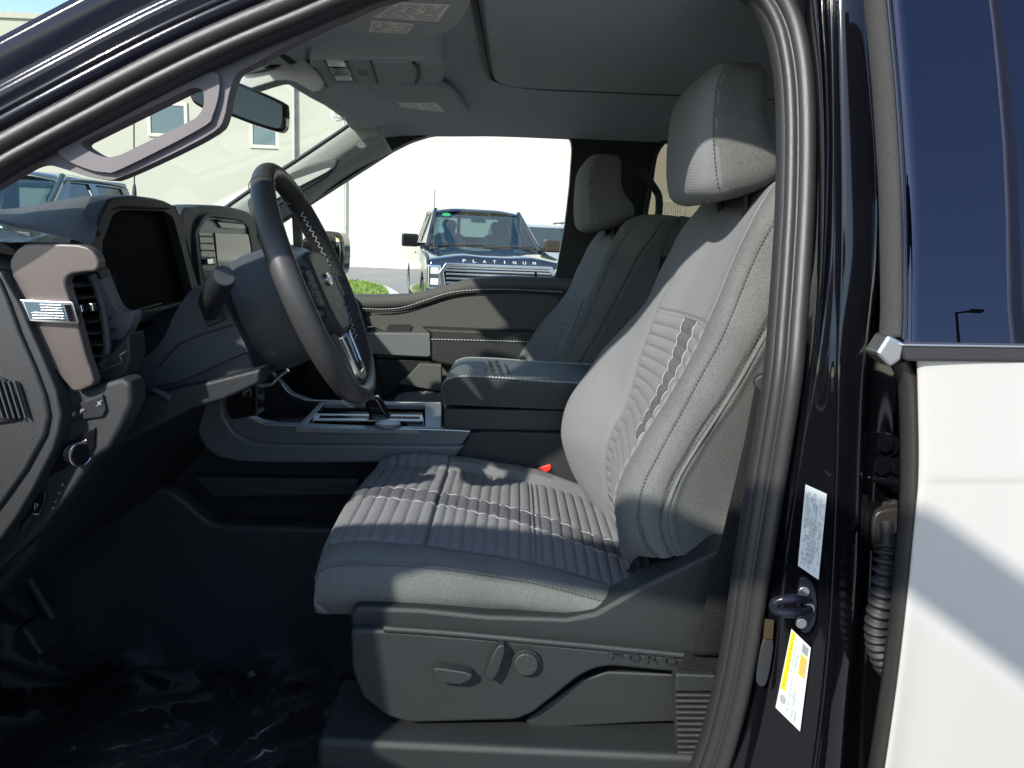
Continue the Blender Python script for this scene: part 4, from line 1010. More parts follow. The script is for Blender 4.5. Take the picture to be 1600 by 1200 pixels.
# ================================================================== CENTRE CONSOLE
con = empty('centre_console', (-.2, 1.85, .7), 'satin grey centre console with shifter and cup area between the seats', 'console')
NY = 1.70
zt = at(600, 669, y=NY).z
pxp('side_panel', [(303, 622), (303, 650), (309, 680), (322, 702), (340, 714), (372, 721), (430, 723), (560, 723), (700, 722), (735, 677), (734, 674), (690, 672), (560, 669), (430, 664), (405, 659), (385, 650), (368, 634), (358, 615), (352, 590), (303, 590)], NY, .03, K['sat'], con, bevel=.005, seg=3)
pxp('panel_flank', [(303, 600), (303, 650), (309, 680), (322, 702), (340, 715), (372, 722), (430, 724), (560, 724), (706, 722), (727, 696), (430, 694), (392, 690), (366, 676), (350, 652), (344, 600)], NY-.012, .03, K['sat'], con, bevel=.008, seg=4)
edge = [at(a, b, y=NY-.001) for a, b in [(345, 600), (352, 622), (366, 640), (384, 652), (405, 660), (430, 665), (560, 669), (690, 672), (734, 674)]]
tube('bright_edge', edge, .0018, K['steel'], con, sm=60, n=8)
edge = [at(a, b, y=2.0) for a, b in [(440, 600), (452, 614), (470, 622), (486, 626), (560, 628), (690, 630)]]
tube('bright_edge', edge, .0022, K['steel'], con, sm=40, n=8)
pxp('far_side_wall', [(400, 560), (440, 600), (455, 616), (486, 627), (560, 629), (700, 631), (700, 700), (400, 700)], 2.0, .03, K['dark'], con, bevel=.004)
yb = 2.0
def tz(px, py, dz=0): return at(px, py, z=zt+dz)
box('tray', (-.64, NY+.03, zt-.05), (.2, 2.0, zt-.045), K['dark'], con)
fr_o = [tz(462, 668), tz(690, 672), tz(690, 629), tz(500, 628)]
fr_i = [tz(478, 664, 0), tz(664, 668, 0), tz(664, 633, 0), tz(506, 631, 0)]
poly('cup_frame', [p for p in fr_o], (0, 0, -.012), K['console_grey'], con, holes=[fr_i], bevel=.002)
poly('cup_divider', [tz(490, 655), tz(660, 657), tz(662, 644), tz(494, 642)], (0, 0, -.03), K['gloss'], con, bevel=.004)
poly('divider_trim', [tz(488, 655.5, .001), tz(662, 657, .001), tz(660, 648, .001), tz(492, 646, .001)], (0, 0, -.004), K['steel'], con, holes=[[tz(498, 653.5, .001), tz(656, 655, .001), tz(655, 650, .001), tz(500, 648, .001)]], bevel=.0006)
poly('coin_tray', [tz(632, 668, -.01), tz(663, 668, -.01), tz(663, 660, -.01), tz(640, 660, -.01)], (0, 0, -.01), K['console_grey'], con, bevel=.002)
# shifter
shf = pxp('shifter_stalk', [(566, 622), (590, 620), (612, 660), (613, 668), (582, 668)], 1.80, .035, K['gloss'], con, bevel=.008, seg=4)
cyl('shifter_boot', tz(606, 668, -.002), (0, 0, 1), .03, .012, K['console_grey'], con, bevel=.004, n=30)
# armrest and bin
NA_ = 1.72; zA = at(800, 595, y=NA_).z
arm = empty('armrest_lid', at(800, 620, y=1.85), 'padded vinyl armrest lid with embossed pattern and grey stitching', 'armrest')
x0 = at(690, 620, y=NA_).x; x1 = at(915, 600, y=NA_).x+.05; zb_ = at(800, 637, y=NA_).z
prof = [(x0+.002, zb_), (x0-.002, zb_+.02), (x0, zA-.022), (x0+.008, zA-.008), (x0+.03, zA+.001), (x0+.07, zA+.004), (x0+.15, zA+.003), (x0+.22, zA), (x1, zA-.001)]
ys_ = [(NA_, 1), (NA_+.003, 1.0), (NA_+.012, 1), (NA_+.15, 1), (2.01, 1), (2.027, 1), (2.03, 1)]
rows = []
for j, (y, _) in enumerate([(NA_-.000, 0)]*1+ys_):
    r = []
    for i, (x, z) in enumerate(prof):
        dz = {0: 0, 1: -.006, 2: -.001, 3: 0, 4: .004, 5: 0, 6: -.004, 7: -.03}[j]
        zz = zb_ if j == 0 else z+dz*(i > 1)
        r.append(Vector((x, y+(.0 if j else .002), zz)))
    rows.append(r)
def amat(r, c, p): return 1 if p.y < NA_+.009 or p.z < zA-.02 else 0
Sheet(rows).build('lid_cover', 70, 70, [K['vinyl'], K['vinyl_dark']], arm, matf=amat)
box('lid_core', (x0+.01, NA_+.006, zb_), (x1, 2.02, zA-.006), K['vinyl_dark'], arm)
ed = spline([Vector((x, NA_+.006, z+.0006)) for x, z in prof[1:]], 80)
stitches('stitching', ed, K['thread_s'], arm, step=.0076, ln=.0052, r=.0015, nrm=(0, -.5, 1), off=.0012)
ed = spline([Vector((x, 2.016, z-.0005)) for x, z in prof[3:]], 60)
stitches('stitching', ed, K['thread_s'], arm, step=.0076, ln=.0052, r=.0015, nrm=(0, -.2, 1), off=.0015)
# embossed shift-gate pattern
z_ = zA+.0090
q = [at(755, 562, z=z_), at(768, 588, z=z_), at(790, 588, z=z_), at(775, 562, z=z_)]
q = [at(766, 586, z=z_), at(759, 563, z=z_), at(782, 563, z=z_), at(793, 586, z=z_)]
it = []
for r_ in range(4):
    u = .04+r_*.25
    for c_ in range(2):
        v = .12+c_*.4
        it += [('r', u, v, u+.03, v+.3), ('r', u+.08, v, u+.11, v+.3), ('r', u+.03, v+.13, u+.08, v+.17), ('r', u+.16, v+(.12 if c_ else 0), u+.19, v+(.3 if c_ else .18))]
printed('embossing', q, it, K['dark'], arm, off=(0, 0, .0004), thick=.001)
q2 = [at(795, 585, z=z_), at(786, 566, z=z_), at(789, 566, z=z_), at(799, 585, z=z_)]
printed('embossing', q2, [('t', '-BUILT WILD-', 0, 0, 1, 1)] if 0 else [('r', .0, .4, .12, .5), ('r', .88, .4, 1, .5), ('r', .2, 0, .25, 1), ('r', .3, 0, .34, 1), ('r', .4, 0, .45, 1), ('r', .5, 0, .53, 1), ('r', .6, 0, .65, 1), ('r', .72, 0, .76, 1)], K['dark'], arm, off=(0, 0, .0004), thick=.001)
q3 = [at(761, 586, z=z_), at(756, 566, z=z_), at(758, 566, z=z_), at(763, 586, z=z_)]
printed('embossing', q3, [('r', .0, .4, .2, .6), ('r', .8, .4, 1, .6), ('r', .4, 0, .45, 1), ('r', .5, 0, .55, 1)], K['dark'], arm, off=(0, 0, .0004), thick=.001)
pxp('bin_body', [(692, 638), (915, 642), (915, 676), (735, 673), (700, 672), (692, 668)], NA_+.006, .28, K['vinyl_dark'], con, bevel=.006, seg=3)
pxp('console_flank', [(735, 676), (760, 674), (930, 678), (930, 860), (700, 860), (690, 740), (706, 722)], NY+.012, .04, K['dark2'], con, bevel=.006)
bs_ = pxp('belt_stalk', [(897, 575), (905, 570), (915, 572), (915, 590), (900, 590)], 2.0, .02, K['sat'], seat2 if 0 else con, bevel=.003)
# ================================================================== DASHBOARD
dash = empty('dashboard', (-.8, 1.8, 1.0), 'dark dashboard with bronze end trim, instrument hood and centre screen', 'dashboard')
def pxx(name, pts, x, depth, m, parent=None, holes=(), bevel=.003, seg=2, sm=0, r=0, **k):
    if sm: pts = smooth2(pts, sm)
    if r: pts = rnd(pts, r)
    return poly(name, [at(p[0], p[1], x=x) for p in pts], (-depth, 0, 0), m, parent, [[at(p[0], p[1], x=x) for p in h] for h in holes], bevel, seg, **k)
bp_ = [(-1.36, 1.0), (-1.36, 1.40), (-1.0, 1.455), (-.80, 1.465), (-.70, 1.44), (-.67, 1.36), (-.66, 1.2), (-.72, 1.0), (-.8, .9), (-1.0, .85)]
poly('dash_body', [Vector((x, 1.10, z)) for x, z in bp_], (0, 1.57, 0), K['dark'], dash, bevel=.02)
# far (passenger) fascia behind the wheel
pxp('far_fascia', [(400, 420), (460, 408), (560, 470), (575, 520), (600, 620), (400, 640)], 2.60, .06, K['dark'], dash, bevel=.01)
# grained pad flowing up to the hood
rows = [[at(-120, 316, y=1.045), at(0, 349, y=1.045), at(60, 362, y=1.05), at(112, 374, y=1.055), at(140, 385, y=1.065)],
        [at(-120, 308, y=1.06), at(0, 341, y=1.06), at(60, 350, y=1.065), at(115, 358, y=1.075), at(148, 372, y=1.08)],
        [at(-120, 305, y=1.12), at(0, 331, y=1.12), at(70, 326, y=1.13), at(122, 328, y=1.13), at(156, 345, y=1.13)],
        [at(-120, 318, y=1.20), at(0, 327, y=1.20), at(72, 317, y=1.20), at(136, 308, y=1.20), at(172, 312, y=1.19)],
        [at(-120, 322, y=1.5), at(0, 328, y=1.5), at(75, 318, y=1.4), at(150, 306.5, y=1.35), at(190, 306, y=1.3)],
        [at(-120, 330, y=1.8), at(0, 332, y=1.8), at(80, 322, y=1.6), at(160, 312, y=1.5), at(200, 312, y=1.45)]]
Sheet(rows).build('dash_pad', 60, 60, K['pad'], dash)
# instrument hood + screen
ho = [(142, 400), (149, 366), (158, 334), (171, 312), (182, 307), (212, 306), (256, 314), (278, 330), (288, 352), (293, 392), (316, 470), (306, 484), (210, 506), (196, 498)]
hi = rnd([(160, 402), (160, 378), (177, 334), (190, 328), (258, 330), (271, 340), (280, 372), (302, 460), (296, 469), (208, 489), (192, 478)], 4, 2)
hood = pxx('instrument_hood', smooth2(ho, 3), -.612, .03, K['dark2'], dash, holes=[hi], bevel=.006, seg=3)
pxx('hood_top', [(150, 362), (158, 333), (171, 311), (182, 306.5), (212, 305.5), (256, 313.5), (274, 326), (262, 328), (190, 325), (176, 330), (158, 372)], -.60, .03, K['dark'], hood, bevel=.005, seg=3)
pxx('instrument_screen', [(150, 410), (150, 370), (180, 320), (275, 322), (292, 372), (315, 475), (205, 500), (185, 485)], -.628, .02, K['screen'], hood, bevel=.002)
tube('bright_edge', [at(a, b, x=-.618) for a, b in [(193, 487), (210, 485), (252, 474)]], .0012, K['steel'], hood, n=6)
# centre screen tower
tw = [(276, 352), (283, 329), (296, 322), (345, 321), (384, 329), (397, 340), (403, 372), (408, 440), (330, 470), (308, 468), (298, 430), (284, 400)]
tower = pxx('screen_tower', smooth2(tw, 3), -.66, .05, K['dark2'], dash, bevel=.008, seg=3)
fr_o = rnd([(305, 362), (320, 336), (332, 333), (378, 339), (391, 350), (398, 380), (404, 432), (340, 456), (314, 448)], 5, 2)
fr_i = rnd([(310, 364), (324, 340), (334, 338), (376, 344), (387, 353), (393, 380), (399, 428), (340, 448), (318, 441)], 4, 2)
pxx('tower_frame', fr_o, -.652, .02, K['mid'], tower, holes=[fr_i], bevel=.003)
pxx('face_plate', [(310, 362), (324, 340), (376, 344), (388, 352), (394, 380), (400, 430), (340, 448), (318, 442)], -.657, .01, K['console_grey'], tower, bevel=.001)
pxx('touch_screen', [(336, 364), (392, 366), (396, 414), (397, 424), (342, 432)], -.654, .004, K['tscreen'], tower, bevel=.001)
pxx('vent_well', [(311, 363), (332, 363), (343, 442), (319, 442)], -.655, .005, K['gloss'], tower, bevel=.001)
for i in range(7):
    y = 368+i*11; x0_ = 311.5+(y-363)*.11; pxx('vent_slat', [(x0_, y), (x0_+21, y+.5), (x0_+21, y+3), (x0_, y+2.5)], -.651, .01, K['mid'], tower, bevel=.0006)
pxx('vent_tab', [(324, 405), (333, 404), (334, 412), (325, 413)], -.645, .008, K['chrome'], tower, bevel=.001)
pxx('storage_slot', [(337, 343), (378, 347), (385, 356), (378, 359), (346, 356)], -.652, .01, K['gloss'], tower, bevel=.001)
pxx('slot_lid', [(340, 342.5), (379, 346.5), (383, 350.5), (346, 347)], -.645, .008, K['mid'], tower, bevel=.001)
# grey flank between hood and tower
pxx('tower_flank', [(285, 330), (300, 323), (316, 330), (302, 350), (300, 400), (306, 440), (318, 470), (306, 472), (293, 430), (286, 380)], -.655, .03, K['mid'], tower, sm=2, bevel=.006)
# bronze end trim
bz_ = [(15, 418), (20, 399), (37, 382), (70, 381), (122, 382), (143, 391), (153, 406), (153, 418), (146, 424), (112, 428), (101, 440), (108, 466), (122, 510), (134, 556), (147, 596), (136, 606), (116, 612), (104, 600), (90, 584), (57, 540), (42, 505), (28, 462)]
bt_ = pxp('end_trim', smooth2(bz_, 2), 1.035, .020, K['bronze'], dash, bevel=.009, seg=4)
pxp('trim_return', [(152, 418), (158, 430), (168, 456), (178, 477), (190, 487), (205, 485), (207, 497), (198, 520), (180, 546), (166, 556), (168, 520), (163, 482), (153, 450), (143, 432)], 1.14, .03, K['trim_grey'], dash, bevel=.004, sm=2)
pxp('trim_ledge', [(140, 592), (150, 576), (168, 556), (200, 520), (204, 556), (196, 588), (160, 602), (147, 602)], 1.10, .05, K['dark2'], dash, bevel=.004)
em = pxp('flag_emblem', [(30, 468), (113, 472), (122, 503), (121, 507), (45, 502)], 1.0255, .012, K['chrome'], bt_, bevel=.001)
pxp('emblem_field', [(37, 471), (96, 474), (103, 501), (47, 499)], 1.0245, .002, K['wpane'], em, bevel=0)
for i in range(6):
    f = i/6; y0 = 475+i*4.2; xl = (62 if i < 3 else 47)+f*4; pxp('flag_stripe', [(xl, y0), (95+f*6.5, y0+1.5), (95.5+f*6.5, y0+3.4), (xl+.5, y0+2.0)], 1.0225, .003, K['chrome'], em, bevel=.0003)
pxp('emblem_window', [(100, 476), (110, 476), (117, 502), (108, 502)], 1.0245, .002, K['gloss'], em, bevel=0)
# side vent
pxp('vent_well', [(98, 424), (168, 424), (172, 600), (130, 600), (100, 450)], 1.165, .03, K['gloss'], dash, bevel=0)
def slat(z, ya, yb, x): return box('vent_slat', (x, ya, z-.0018), (x+.028, yb, z+.0018), K['dark2'], dash, bevel=.001)
for i in range(8):
    z = 1.428-i*.0165; xx = -.652+i*.0058; slat(z, 1.085, 1.16, xx)
tube('vent_rim', [at(a, b, y=1.10) for a, b in [(143, 430), (152, 452), (160, 482), (166, 520), (167, 548), (158, 572)]], .0055, K['mid'], dash, sm=30)
pxp('vent_tab', [(120, 477), (143, 474), (146, 486), (124, 490)], 1.06, .02, K['gloss'], dash, bevel=.002)
pxp('tab_cap', [(119, 478), (126, 476), (129, 488), (122, 490)], 1.057, .01, K['chrome'], dash, bevel=.001); pxp('tab_cap', [(139, 474), (144, 474), (146, 486), (142, 487)], 1.057, .01, K['chrome'], dash, bevel=.001)
tube('bright_edge', [at(a, b, y=1.08) for a, b in [(156, 580), (191, 566), (187, 555), (198, 548)]], .001, K['steel'], dash, n=6)
# end cap panel on the door side
ec = [(-160, 418), (-60, 408), (3, 425), (10, 440), (30, 475), (46, 512), (66, 556), (88, 610), (96, 648), (92, 675), (84, 702), (52, 765), (24, 812), (-10, 858), (-160, 1000)]
ep = pxp('end_cap', ec, 1.02, .03, K['dark2'], dash, bevel=.004)
pxp('end_cap_inset', [(-160, 428), (-60, 418), (-4, 432), (12, 470), (30, 520), (52, 570), (70, 618), (76, 650), (70, 680), (40, 735), (8, 780), (-30, 830), (-160, 960)], 1.014, .02, K['dark2'], ep, bevel=.005, seg=3)
pxp('side_vent', [(-60, 588), (0, 590), (14, 602), (32, 645), (30, 656), (0, 662), (-60, 664)], 1.010, .01, K['gloss'], ep, bevel=.002, sm=2)
for i in range(5): pxp('vent_slat', [(-16+i*9, 596), (-13+i*9, 596), (5+i*9, 654), (2+i*9, 654)], 1.006, .006, K['mid'], ep, bevel=.0005)
# lower driver panel with switches
lp_ = [(60, 540), (112, 606), (150, 602), (192, 590), (205, 600), (206, 630), (190, 668), (172, 700), (150, 716), (112, 770), (70, 822), (30, 862), (-20, 905), (-160, 1010), (-160, 980), (24, 812), (84, 702), (96, 648)]
lpn = pxp('lower_panel', lp_, 1.05, .045, K['dark2'], dash, bevel=.008, seg=3)
pxp('switch_bank', [(106, 636), (160, 616), (166, 640), (160, 652), (104, 660)], 1.046, .008, K['dark'], lpn, bevel=.002)
q = [at(108, 655, y=1.045), at(158, 638, y=1.045), at(160, 626, y=1.045), at(110, 643, y=1.045)]
printed('switch_marks', q, [('t', '0', .08, .2, .18, .8), ('t', 'P', .34, .2, .46, .8), ('t', 'x', .84, .5, 1.0, 1.1)], K['ink_g'], lpn, off=(0, -.001, 0))
pxp('knob_recess', [(78, 732), (90, 700), (148, 668), (146, 700), (134, 716), (76, 746)], 1.046, .008, K['gloss'], lpn, bevel=.002)
kn = at(114, 708, y=1.045); kd = Vector((.90, -.43, .05))
cyl('light_knob', kn+kd.normalized()*.0, kd, .0165, .018, K['gloss'], lpn, bevel=.003); tube('knob_ring', [kn+kd.normalized()*.016+(Vector((.43, .90, 0))*math.cos(a)+Vector((0, 0, 1))*math.sin(a))*.0165 for a in [6.2832*i/32 for i in range(32)]], .0013, K['chrome'], lpn, closed=True, n=8)
pxp('brake_switch', [(38, 790), (50, 778), (72, 766), (70, 786), (60, 806), (44, 822), (36, 836), (30, 830)], 1.045, .01, K['gloss'], lpn, bevel=.003)
q = [at(52, 806, y=1.044), at(64, 806, y=1.044), at(64, 786, y=1.044), at(52, 786, y=1.044)]
printed('switch_marks', q, [('t', 'P', .2, .5, .7, 1), ('r', 0, .1, .8, .2)], K['ink_g'], lpn, off=(0, -.001, 0))
q = [at(84, 795, y=1.049), at(100, 755, y=1.049), at(98, 755, y=1.049), at(82, 795, y=1.049)]
printed('switch_marks', q, [('r', 0, 0, .06, 1), ('r', .25, 0, .3, 1), ('r', .6, 0, .66, 1), ('r', .9, 0, 1, 1)], K['ink_g'], lpn, off=(0, -.001, 0))
pxp('knee_panel', [(200, 628), (240, 615), (330, 595), (408, 575), (405, 600), (350, 625), (300, 640), (250, 664), (150, 716), (172, 690)], 1.18, .05, K['dark'], dash, bevel=.006)
pxp('hood_release', [(236, 606), (246, 610), (266, 618), (264, 628), (258, 622), (238, 612)], 1.17, .01, K['mid'], dash, bevel=.001)
# column shroud
cs_ = [(205, 596), (222, 562), (242, 545), (258, 522), (270, 494), (286, 468), (300, 452), (318, 444), (332, 446), (348, 468), (360, 492), (372, 516), (386, 545), (398, 580), (408, 590), (385, 600), (330, 616), (250, 640), (212, 652), (192, 640), (190, 612)]
csh = pxp('column_shroud', smooth2(cs_, 3), 1.235, .14, K['mid'], dash, bevel=.012, seg=4)
tube('shroud_seam', [at(a, b, y=1.233) for a, b in [(250, 572), (262, 556), (280, 538), (310, 524), (372, 505)]], .0012, K['rubber'], csh, n=6)
pxp('shroud_lower', [(200, 612), (280, 596), (386, 548), (398, 580), (410, 592), (385, 602), (330, 618), (250, 642), (212, 654), (186, 656)], 1.228, .10, K['dark2'], csh, bevel=.008, seg=3)
pxp('stalk_boot', [(315, 486), (330, 478), (344, 484), (352, 500), (322, 512)], 1.230, .01, K['rubber'], csh, bevel=.003)
stk_ = empty('column_stalk', at(335, 480, y=1.2), 'stubby black column stalk with a flat round end, left of the wheel', 'stalk')
a_ = at(332, 496, y=1.25); b_ = at(326, 478, y=1.21); c_ = at(350, 431, y=1.135)
tube('stalk_neck', [a_, b_], [.014, .011], K['dark'], stk_, n=20)
tube('stalk_grip', [b_-Vector((0, 0, .004)), b_.lerp(c_, .12), b_.lerp(c_, .9), c_], [.013, .0185, .0180, .0165], K['dark'], stk_, n=32)
n_ = (c_-b_).normalized(); cyl('stalk_cap', c_-n_*.0005, n_, .0152, .0015, K['mid'], stk_, n=32)
# brake hold switch block by the column
pxp('switch_block', [(352, 610), (392, 596), (402, 600), (402, 650), (360, 656), (353, 640)], 1.60, .05, K['gloss'], dash, bevel=.004)
q = [at(380, 620, y=1.595), at(393, 620, y=1.595), at(393, 606, y=1.595), at(380, 606, y=1.595)]
printed('switch_marks', q, [('t', '(P)', 0, 0, 1, 1)], K['ink_g'], dash, off=(0, -.001, 0))
tube('bright_lever', [at(404, 604, y=1.5), at(424, 600, y=1.5), at(434, 590, y=1.5), at(450, 578, y=1.5)], .004, K['steel'], dash, sm=12)
# ================================================================== STEERING WHEEL
wh = empty('steering_wheel', (-.335, 1.37, 1.415), 'black leather steering wheel seen edge-on in front of the near seat', 'steering wheel')
Wc = Vector((-.347, 1.362, 1.405)); YW = .08; WA = Vector((-math.sin(YW), math.cos(YW), 0)); WB = Vector((-math.sin(.40)*math.cos(YW), -math.sin(.40)*math.sin(YW), math.cos(.40))).normalized(); WN = WA.cross(WB)
def wp(a, b, n=0): return Wc+WA*a+WB*b+WN*n
NR = 160; R_ = .209; V = []; Fc = []; mi = []
for i in range(NR):
    t = 2*math.pi*i/NR; dx = math.sin(t); dz = math.cos(t)
    rr = R_*(1-.035*max(0, -dz-.8)/.2)
    thick = .0165+.0025*max(0, abs(math.sin(t))**2)
    for j in range(28):
        f = 2*math.pi*j/28; rad = rr+thick*math.cos(f)*.98; V.append(wp(rad*dx, rad*dz, thick*1.12*math.sin(f)))
for i in range(NR):
    t = (i+.5)/NR*360
    for j in range(28):
        Fc.append((i*28+j, ((i+1) % NR)*28+j, ((i+1) % NR)*28+(j+1) % 28, i*28+(j+1) % 28))
        mi.append(1 if (38 < t < 130) and 6 < j < 24 else 0)
rim = mobj('rim', V, Fc, [K['leather'], K['perf']], wh, midx=mi, ang=0)
for t in (32, 205, 328, 125):
    t = math.radians(t); ring = []
    for j in range(24):
        f = 2*math.pi*j/24; rad = R_+.0193*math.cos(f); ring.append(wp(rad*math.sin(t), rad*math.cos(t), .0215*math.sin(f)))
    tube('seam', ring, .0008, K['rubber'], rim, n=6, closed=True)
lace = []
for i in range(46):
    t = math.radians(42+i*1.9); rad = R_-.0175; s_ = (-1)**i; lace.append(wp(rad*math.sin(t), rad*math.cos(t), .004*s_))
stitches('stitching', lace, K['thread_s'], rim, step=.005, ln=.0042, r=.0008, nrm=(0, -1, 0))
def wpoly(name, pts, n0, depth, m, par=wh, holes=(), bevel=.006, seg=3, sm=0, r=0):
    if sm: pts = smooth2(pts, sm)
    if r: pts = rnd(pts, r)
    return poly(name, [wp(a, b, n0) for a, b in pts], WN*-depth, m, par, [[wp(a, b, n0) for a, b in h] for h in holes], bevel, seg)
hubp = wpoly('airbag_cover', [(-.085, .03), (-.07, .058), (0, .066), (.07, .058), (.085, .03), (.078, -.05), (.05, -.085), (0, -.092), (-.05, -.085), (-.078, -.05)], .018, .05, K['dark2'], sm=5, bevel=.014, seg=5)
el = [(.0215*math.cos(6.2832*i/32), .009+.0115*math.sin(6.2832*i/32)) for i in range(32)]
emb = wpoly('oval_badge', el, .0225, .006, K['chrome'], par=hubp, bevel=.001)
wpoly('badge_face', [(x*.86, .009+(y-.009)*.8) for x, y in el], .0232, .002, mat('badge_blue', (.10, .14, .30), .2, metal=.6), par=emb, bevel=0)
printed('badge_script', [wp(-.014, .003, .0238), wp(.014, .003, .0238), wp(.014, .015, .0238), wp(-.014, .015, .0238)], [('t', 'Ford', 0, 0, 1, 1)], K['label'], emb, off=(0, 0, 0))
printed('airbag_mark', [wp(-.02, -.045, .0185), wp(.02, -.045, .0185), wp(.02, -.035, .0185), wp(-.02, -.035, .0185)], [('t', 'SRS AIRBAG', 0, 0, 1, 1)], K['ink_g'], hubp, off=(0, 0, 0))
for s in (-1, 1):
    sp_ = wpoly('spoke', [(s*.07, .045), (s*.12, .040), (s*.180, .030), (s*.186, -.02), (s*.15, -.045), (s*.07, -.055)], .008, .028, K['dark'], bevel=.008, seg=3)
    pad_ = wpoly('button_pad', [(s*.088, .035), (s*.135, .032), (s*.152, .010), (s*.145, -.028), (s*.09, -.036)], .014, .012, K['rubber'], par=sp_, bevel=.003)
    for k2 in range(4): wpoly('button', [(s*.094, .026-k2*.015), (s*.14, .024-k2*.014), (s*.14, .013-k2*.014), (s*.094, .014-k2*.015)], .0155, .006, K['rubber'], par=pad_, bevel=.002)
ls_ = wpoly('lower_spoke', [(-.058, -.07), (-.050, -.15), (-.036, -.186), (.036, -.186), (.050, -.15), (.058, -.07)], .006, .024, K['leather'], holes=[rnd([(-.026, -.10), (-.020, -.160), (.020, -.160), (.026, -.10)], .01, 4)], bevel=.006)
wpoly('spoke_trim', rnd([(-.050, -.09), (-.042, -.165), (-.025, -.178), (.025, -.178), (.042, -.165), (.050, -.09), (.042, -.09), (.034, -.150), (.02, -.162), (-.02, -.162), (-.034, -.150), (-.042, -.09)], .006), .013, .012, K['chrome'], par=ls_, bevel=.002)
hb = [wp(0, -.008, n) for n in (-.02, -.035, -.06, -.10, -.125)]
tube('hub_shroud', hb, [.080, .098, .104, .106, .100], K['mid'], wh, n=48, bevel=.004)
pod = [wp(0, -.02, n) for n in (-.12, -.2, -.33)]
tube('column_tube', pod, [.085, .08, .08], K['dark'], dash, n=32)
# ================================================================== ROOF FITTINGS
oc = empty('overhead_console', at(590, 110, z=1.86), 'grey overhead console with map lamps and sunglasses bin on the headliner', 'overhead console')
# body: sloping slab facing the driver side a little
def pxs(name, pts, y, depth, m, par, dz=0, **k): return pxp(name, pts, y, depth, m, par, **k)
ZC = 1.862
def pz(name, pts, z, h, m, par, sm=0, **k):
    if sm: pts = smooth2(pts, sm)
    return poly(name, [at(a, b, z=z) for a, b in pts], (0, 0, h), m, par, **k)
pz('console_shell', [(484, 99), (500, 93), (640, 94), (686, 99), (694, 108), (692, 122), (684, 130), (590, 132), (520, 132), (505, 128), (490, 112)], ZC, .07, K['visor'], oc, sm=3, bevel=.010, seg=4)
ls2 = pz('lamp_surround', [(506, 96), (545, 97), (557, 129), (523, 129)], ZC-.002, .01, K['mid'], oc, bevel=.002)
K['lens'] = mat('lamp_lens', (.75, .73, .68), .15, coat=.5)
pz('map_lamp', [(510, 97), (538, 98), (541, 105), (514, 104)], ZC-.005, .006, K['lens'], ls2, bevel=.001)
pz('map_lamp', [(523, 119), (547, 119), (551, 126), (526, 126)], ZC-.005, .006, K['lens'], ls2, bevel=.001)
pz('switch_row', [(515, 106), (543, 107), (549, 117), (519, 116)], ZC-.004, .006, K['gloss'], ls2, bevel=.001)
pz('display_window', [(557, 110), (572, 111), (577, 119), (561, 118)], ZC-.001, .004, K['dark2'], oc, bevel=.001)
pz('bin_door', [(581, 97), (640, 98), (646, 102), (651, 110), (652, 122), (645, 130), (591, 130)], ZC-.003, .01, K['visor'], oc, bevel=.003)
pz('console_tail', [(655, 101), (680, 101), (690, 107), (690, 120), (684, 129), (656, 129)], ZC-.003, .01, K['visor'], oc, bevel=.004, seg=3)
pz('front_cover', [(490, 100), (500, 97), (516, 127), (508, 126)], ZC-.002, .01, K['visor'], oc, bevel=.002)
tube('bin_gap', [at(a, b, z=ZC-.003) for a, b in [(646, 98), (652, 104), (655, 114), (654, 124), (650, 130)]], .0026, K['rubber'], oc, sm=16)
tube('bin_gap', [at(a, b, z=ZC-.002) for a, b in [(579, 96), (590, 131)]], .0022, K['rubber'], oc, n=8)
def visor(name, pts, z, label, labs, tz_=.018):
    v = empty(name, at(pts[0][0], pts[0][1], z=z), label, 'sun visor', 'sun visors')
    poly('visor_panel', [at(a, b, z=z) for a, b in smooth2(pts, 3)], (0, 0, tz_), K['visor'], v, bevel=.007, seg=3)
    for l in labs:
        q = [at(a, b, z=z-.001) for a, b in l]
        o = poly('visor_label', q, (0, 0, .0008), K['label_pale'], v, bevel=0)
        it = []
        random.seed(len(l)*3+int(l[0][0]))
        for k_ in range(9):
            vv = .08+k_*.1; u = .04
            while u < .93:
                L1 = random.uniform(.02, .10)
                if random.random() < .8 and not (.46 < u < .52): it.append(('r', u, vv, min(.96, u+L1), vv+.035))
                u += L1+.015
        printed('label_print', q, it, K['ink_g'], o, off=(0, 0, -.0006))
    return v
visor('sun_visor', [(500, 20), (520, 34), (545, 50), (580, 60), (640, 63), (690, 56), (722, 34), (738, 0), (750, -40), (560, -60), (480, -30)], 1.875, 'near sun visor folded up, carrying two pale warning labels', [[(584, 27), (684, 34), (703, 8), (622, 4)], [(576, 50), (637, 53), (646, 38), (581, 33)]])
visor('sun_visor', [(572, 134), (640, 133), (690, 137), (712, 150), (726, 168), (732, 180), (724, 183), (640, 181), (612, 174)], 1.888, 'far sun visor folded up behind the overhead console, with one label', [[(633, 176), (694, 175), (681, 161), (622, 161)]])
mr = empty('cabin_mirror', at(400, 165, y=1.72), 'black rear-view mirror hanging behind the grey grab handle', 'mirror')
mp_ = [(300, 118), (352, 122), (395, 138), (438, 157), (446, 166), (446, 192), (442, 203), (432, 205), (400, 196), (352, 178), (300, 160)]
pxp('mirror_housing', mp_, 1.72, .035, K['gloss'], mr, sm=3, bevel=.008, seg=3)
mq = [(304, 124), (352, 127), (395, 143), (434, 161), (441, 168), (441, 190), (437, 199), (430, 200), (400, 191), (352, 173), (304, 155)]
def tilted(px, py): 
    a = at(px, py, y=1.717); return a
K['mirdark'] = mat('dimming_glass', (.035, .04, .042), .03, metal=1)
pxp('mirror_glass', mq, 1.7175, .004, K['mirdark'], mr, sm=3, bevel=.0005)
